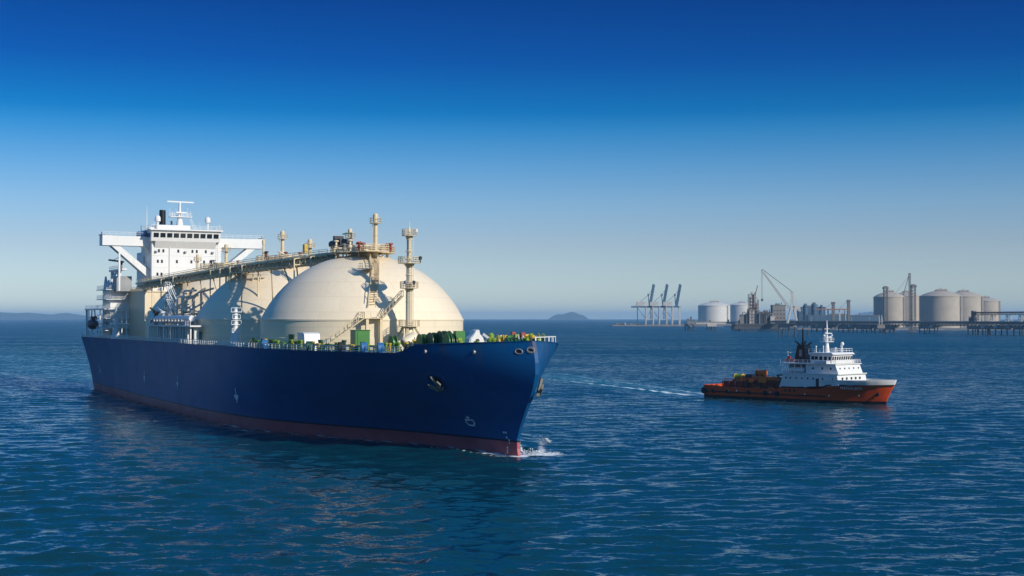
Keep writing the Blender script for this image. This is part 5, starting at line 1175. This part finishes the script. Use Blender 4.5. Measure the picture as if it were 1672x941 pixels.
def sea_mat():
    m = bpy.data.materials.new('sea_water'); m.use_nodes = True; nt = m.node_tree; N = nt.nodes; L = nt.links
    b = N['Principled BSDF']; b.inputs['IOR'].default_value = 1.333; b.inputs['Roughness'].default_value = .10; b.inputs['Specular IOR Level'].default_value = .5
    tc = N.new('ShaderNodeTexCoord')
    def noise(sc_, scale=(1,1,1), det=4, rg=.55):
        mp = N.new('ShaderNodeMapping'); mp.inputs['Scale'].default_value = scale; L.new(tc.outputs['Object'], mp.inputs['Vector'])
        n = N.new('ShaderNodeTexNoise'); n.inputs['Scale'].default_value = sc_; n.inputs['Detail'].default_value = det; n.inputs['Roughness'].default_value = rg
        L.new(mp.outputs['Vector'], n.inputs['Vector']); return n.outputs['Fac']
    def mth(op, a, c):
        x = N.new('ShaderNodeMath'); x.operation = op
        for i, q in enumerate((a, c)):
            if isinstance(q, (int, float)): x.inputs[i].default_value = q
            else: L.new(q, x.inputs[i])
        return x.outputs[0]
    def mrange(v, a, c, lo=0., hi=1.):
        x = N.new('ShaderNodeMapRange'); x.inputs['From Min'].default_value = a; x.inputs['From Max'].default_value = c
        x.inputs['To Min'].default_value = lo; x.inputs['To Max'].default_value = hi; L.new(v, x.inputs['Value']); return x.outputs['Result']
    def mixc(f, a, c):
        x = N.new('ShaderNodeMix'); x.data_type = 'RGBA'; L.new(f, x.inputs['Factor'])
        for k, q in (('A', a), ('B', c)):
            if isinstance(q, tuple): x.inputs[k].default_value = q+(1,)
            else: L.new(q, x.inputs[k])
        return x.outputs['Result']
    fo = N.new('ShaderNodeAttribute'); fo.attribute_name = 'foam'; ae = N.new('ShaderNodeAttribute'); ae.attribute_name = 'aerated'
    deep = mixc(noise(.006, (1,2.2,1), 3), WATER_A, WATER_B)
    af = mth('MULTIPLY', ae.outputs['Fac'], mrange(noise(.06, (1,2,1), 5), .35, .7, .3, 1.))
    c = mixc(mth('MULTIPLY', af, .75), deep, (.02,.17,.21))
    nf = mth('ADD', mth('MULTIPLY', noise(.8, (.5,1,1), 7, .65), .75), mth('MULTIPLY', noise(.12, (.5,1,1), 3), .25))
    ff = mrange(mth('ADD', nf, mth('MULTIPLY', fo.outputs['Fac'], .8)), .86, 1.02)
    ff = mth('MULTIPLY', ff, mrange(fo.outputs['Fac'], .04, .12))
    c = mixc(ff, c, (.74,.80,.84)); L.new(c, b.inputs['Base Color'])
    L.new(mth('ADD', mth('MULTIPLY', ff, .5), .10), b.inputs['Roughness'])
    bp = N.new('ShaderNodeBump'); bp.inputs['Strength'].default_value = 1; bp.inputs['Distance'].default_value = SEA_B[0]; L.new(noise(.3, (.5,1,1), 4), bp.inputs['Height'])
    prev = bp.outputs['Normal']
    def slopes(sc_, scl, k, det, seed):
        mp = N.new('ShaderNodeMapping'); mp.inputs['Scale'].default_value = scl; mp.inputs['Location'].default_value = (seed, seed*2, 0); L.new(tc.outputs['Object'], mp.inputs['Vector'])
        n = N.new('ShaderNodeTexNoise'); n.inputs['Scale'].default_value = sc_; n.inputs['Detail'].default_value = det; n.inputs['Roughness'].default_value = .6; n.inputs['Distortion'].default_value = .3
        L.new(mp.outputs['Vector'], n.inputs['Vector'])
        v = N.new('ShaderNodeVectorMath'); v.operation = 'SUBTRACT'; L.new(n.outputs['Color'], v.inputs[0]); v.inputs[1].default_value = (.5,.5,.5)
        u = N.new('ShaderNodeVectorMath'); u.operation = 'MULTIPLY'; L.new(v.outputs[0], u.inputs[0]); u.inputs[1].default_value = (k*.6, k, 0); return u.outputs[0]
    cf = N.new('ShaderNodeAttribute'); cf.attribute_name = 'coarse'
    calm = mrange(noise(.008, (.6,1.6,1), 3), .35, .65, .55, 1.45)
    for q in (slopes(.55, (.4,1,1), SEA_B[1], 4, 3.), slopes(1.9, (.5,1,1), SEA_B[2], 3, 7.)):
        sc2 = N.new('ShaderNodeVectorMath'); sc2.operation = 'SCALE'; L.new(q, sc2.inputs[0]); L.new(mth('MULTIPLY', calm, mrange(cf.outputs['Fac'], 0, 1, 1, 1.9)), sc2.inputs['Scale'])
        ad = N.new('ShaderNodeVectorMath'); ad.operation = 'ADD'; L.new(prev, ad.inputs[0]); L.new(sc2.outputs[0], ad.inputs[1]); prev = ad.outputs[0]
    fa = N.new('ShaderNodeAttribute'); fa.attribute_name = 'coarse'; cv = N.new('ShaderNodeCombineXYZ'); L.new(mrange(fa.outputs['Fac'], 0, 1, -.05, -.21), cv.inputs[1])
    tl = N.new('ShaderNodeVectorMath'); tl.operation = 'ADD'; L.new(prev, tl.inputs[0]); L.new(cv.outputs[0], tl.inputs[1]); prev = tl.outputs[0]
    nm = N.new('ShaderNodeVectorMath'); nm.operation = 'NORMALIZE'; L.new(prev, nm.inputs[0]); L.new(nm.outputs[0], b.inputs['Normal'])
    return m
WATER_A, WATER_B = (.0009,.031,.051), (.0013,.044,.069)
SEA_B = (.3, .45, .5)
so_ = sea(); so_.data.materials.append(sea_mat())

# ---- breaking bow wave
def bow_wave(label, paths):
    mb = MB(); th_ = []; rr = random.Random(77)
    for pts, w0, h0 in paths:
        n = 90; m_ = 9; vs = []
        for i in range(n+1):
            t = i/n*(len(pts)-1); k = min(int(t), len(pts)-2); p = Vector(pts[k]).lerp(Vector(pts[k+1]), t-k); d = (Vector(pts[k+1])-Vector(pts[k])).normalized(); nrm = Vector((-d.y, d.x, 0))
            fade = math.sin(PI*min(1, max(0, (i+1)/(n+2))))**.5; jag = .55+.6*abs(math.sin(i*.55)+.6*math.sin(i*1.37+1)+rr.uniform(-.4,.4))/1.6
            for j in range(m_):
                v = j/(m_-1)*2-1; z = h0*fade*jag*max(0, math.cos(v*PI/2))**1.2 + rr.uniform(0,.12)*(1-abs(v)) - .25*(abs(v) > .95)
                q = p + nrm*(v*w0*fade*(.8+.3*jag)+rr.uniform(-.12,.12)); vs.append((q.x, q.y, z+.05)); th_.append(((1-abs(v))**.6*.22+.25)*fade*(abs(v) < .95))
        mb.add(vs, [(i*m_+j, (i+1)*m_+j, (i+1)*m_+j+1, i*m_+j+1) for i in range(n) for j in range(m_-1)], 0, True)
    o = mb.build('bow_wave', M['foam']); tag(o, label, 'bow wave', None, 'stuff')
    at = o.data.attributes.new('thick', 'FLOAT', 'POINT'); at.data.foreach_set('value', np.array(th_, dtype=np.float32)); return o
def SP(s, b): p = SO+ES*s+EB*b; return (p.x, p.y, 0)
bow_wave('white foam breaking at the foot of the blue bow',
    [([SP(1.2,-1.2),SP(-.2,-2.6),SP(-.4,-4.6),SP(1.0,-7),SP(3.0,-8.8)], 1.3, .3), ([SP(1.2,-1.0),SP(2.0,-3.6),SP(3.2,-6.0),SP(5.0,-9.0)], .9, .45), ([SP(14,-12.5),SP(19,-15.5),SP(24,-17.5),SP(29,-19)], .9, .3),
     ([SP(62,24),SP(66,25.5),SP(71,27.5)], .5, .3)])
mb = MB(); rr = random.Random(55)
for i in range(190):
    t = rr.random(); k = rr.random()
    if k < .6: s, b, h = 1+4.5*t+rr.gauss(0,.6), -1.2-4.2*t+rr.gauss(0,.7), abs(rr.gauss(0,.4))*(1.2-t*.6)
    elif k < .8: s, b, h = -1.0+rr.gauss(0,.6), -1-6*t+rr.gauss(0,.5), abs(rr.gauss(0,.3))
    else: s, b, h = 14+13*t+rr.gauss(0,.4), -12.5-5.6*t+rr.gauss(0,.5), abs(rr.gauss(0,.5))
    p = Vector(SP(s,b))+Vector((0,0,h+.1)); r_ = rr.uniform(.03,.10); vs = [p+Vector((rr.uniform(-1,1),rr.uniform(-1,1),rr.uniform(-1,1))).normalized()*r_*rr.uniform(.7,1.6) for _ in range(4)]
    mb.add(vs, [(0,1,2),(0,2,3),(0,3,1),(1,3,2)])
o = mb.build('spray', M['droplet']); tag(o, 'white spray drops thrown up beside the stem of the blue bow', 'spray', None, 'stuff')
# ---- haze
q = MB(); q.box(-30000,30000,-29500,30500,-6,140); hz = q.build('haze', [])
hz['kind'] = 'stuff'; hz['label'] = 'thin pale haze over the sea and the far shore'
m = bpy.data.materials.new('haze_air'); m.use_nodes = True; N = m.node_tree.nodes; N.remove(N['Principled BSDF']); v = N.new('ShaderNodeVolumePrincipled')
v.inputs['Color'].default_value = (.38,.69,1.0,1); v.inputs['Density'].default_value = 5.5e-5; v.inputs['Anisotropy'].default_value = 0
m.node_tree.links.new(v.outputs['Volume'], N['Material Output'].inputs['Volume']); hz.data.materials.append(m)
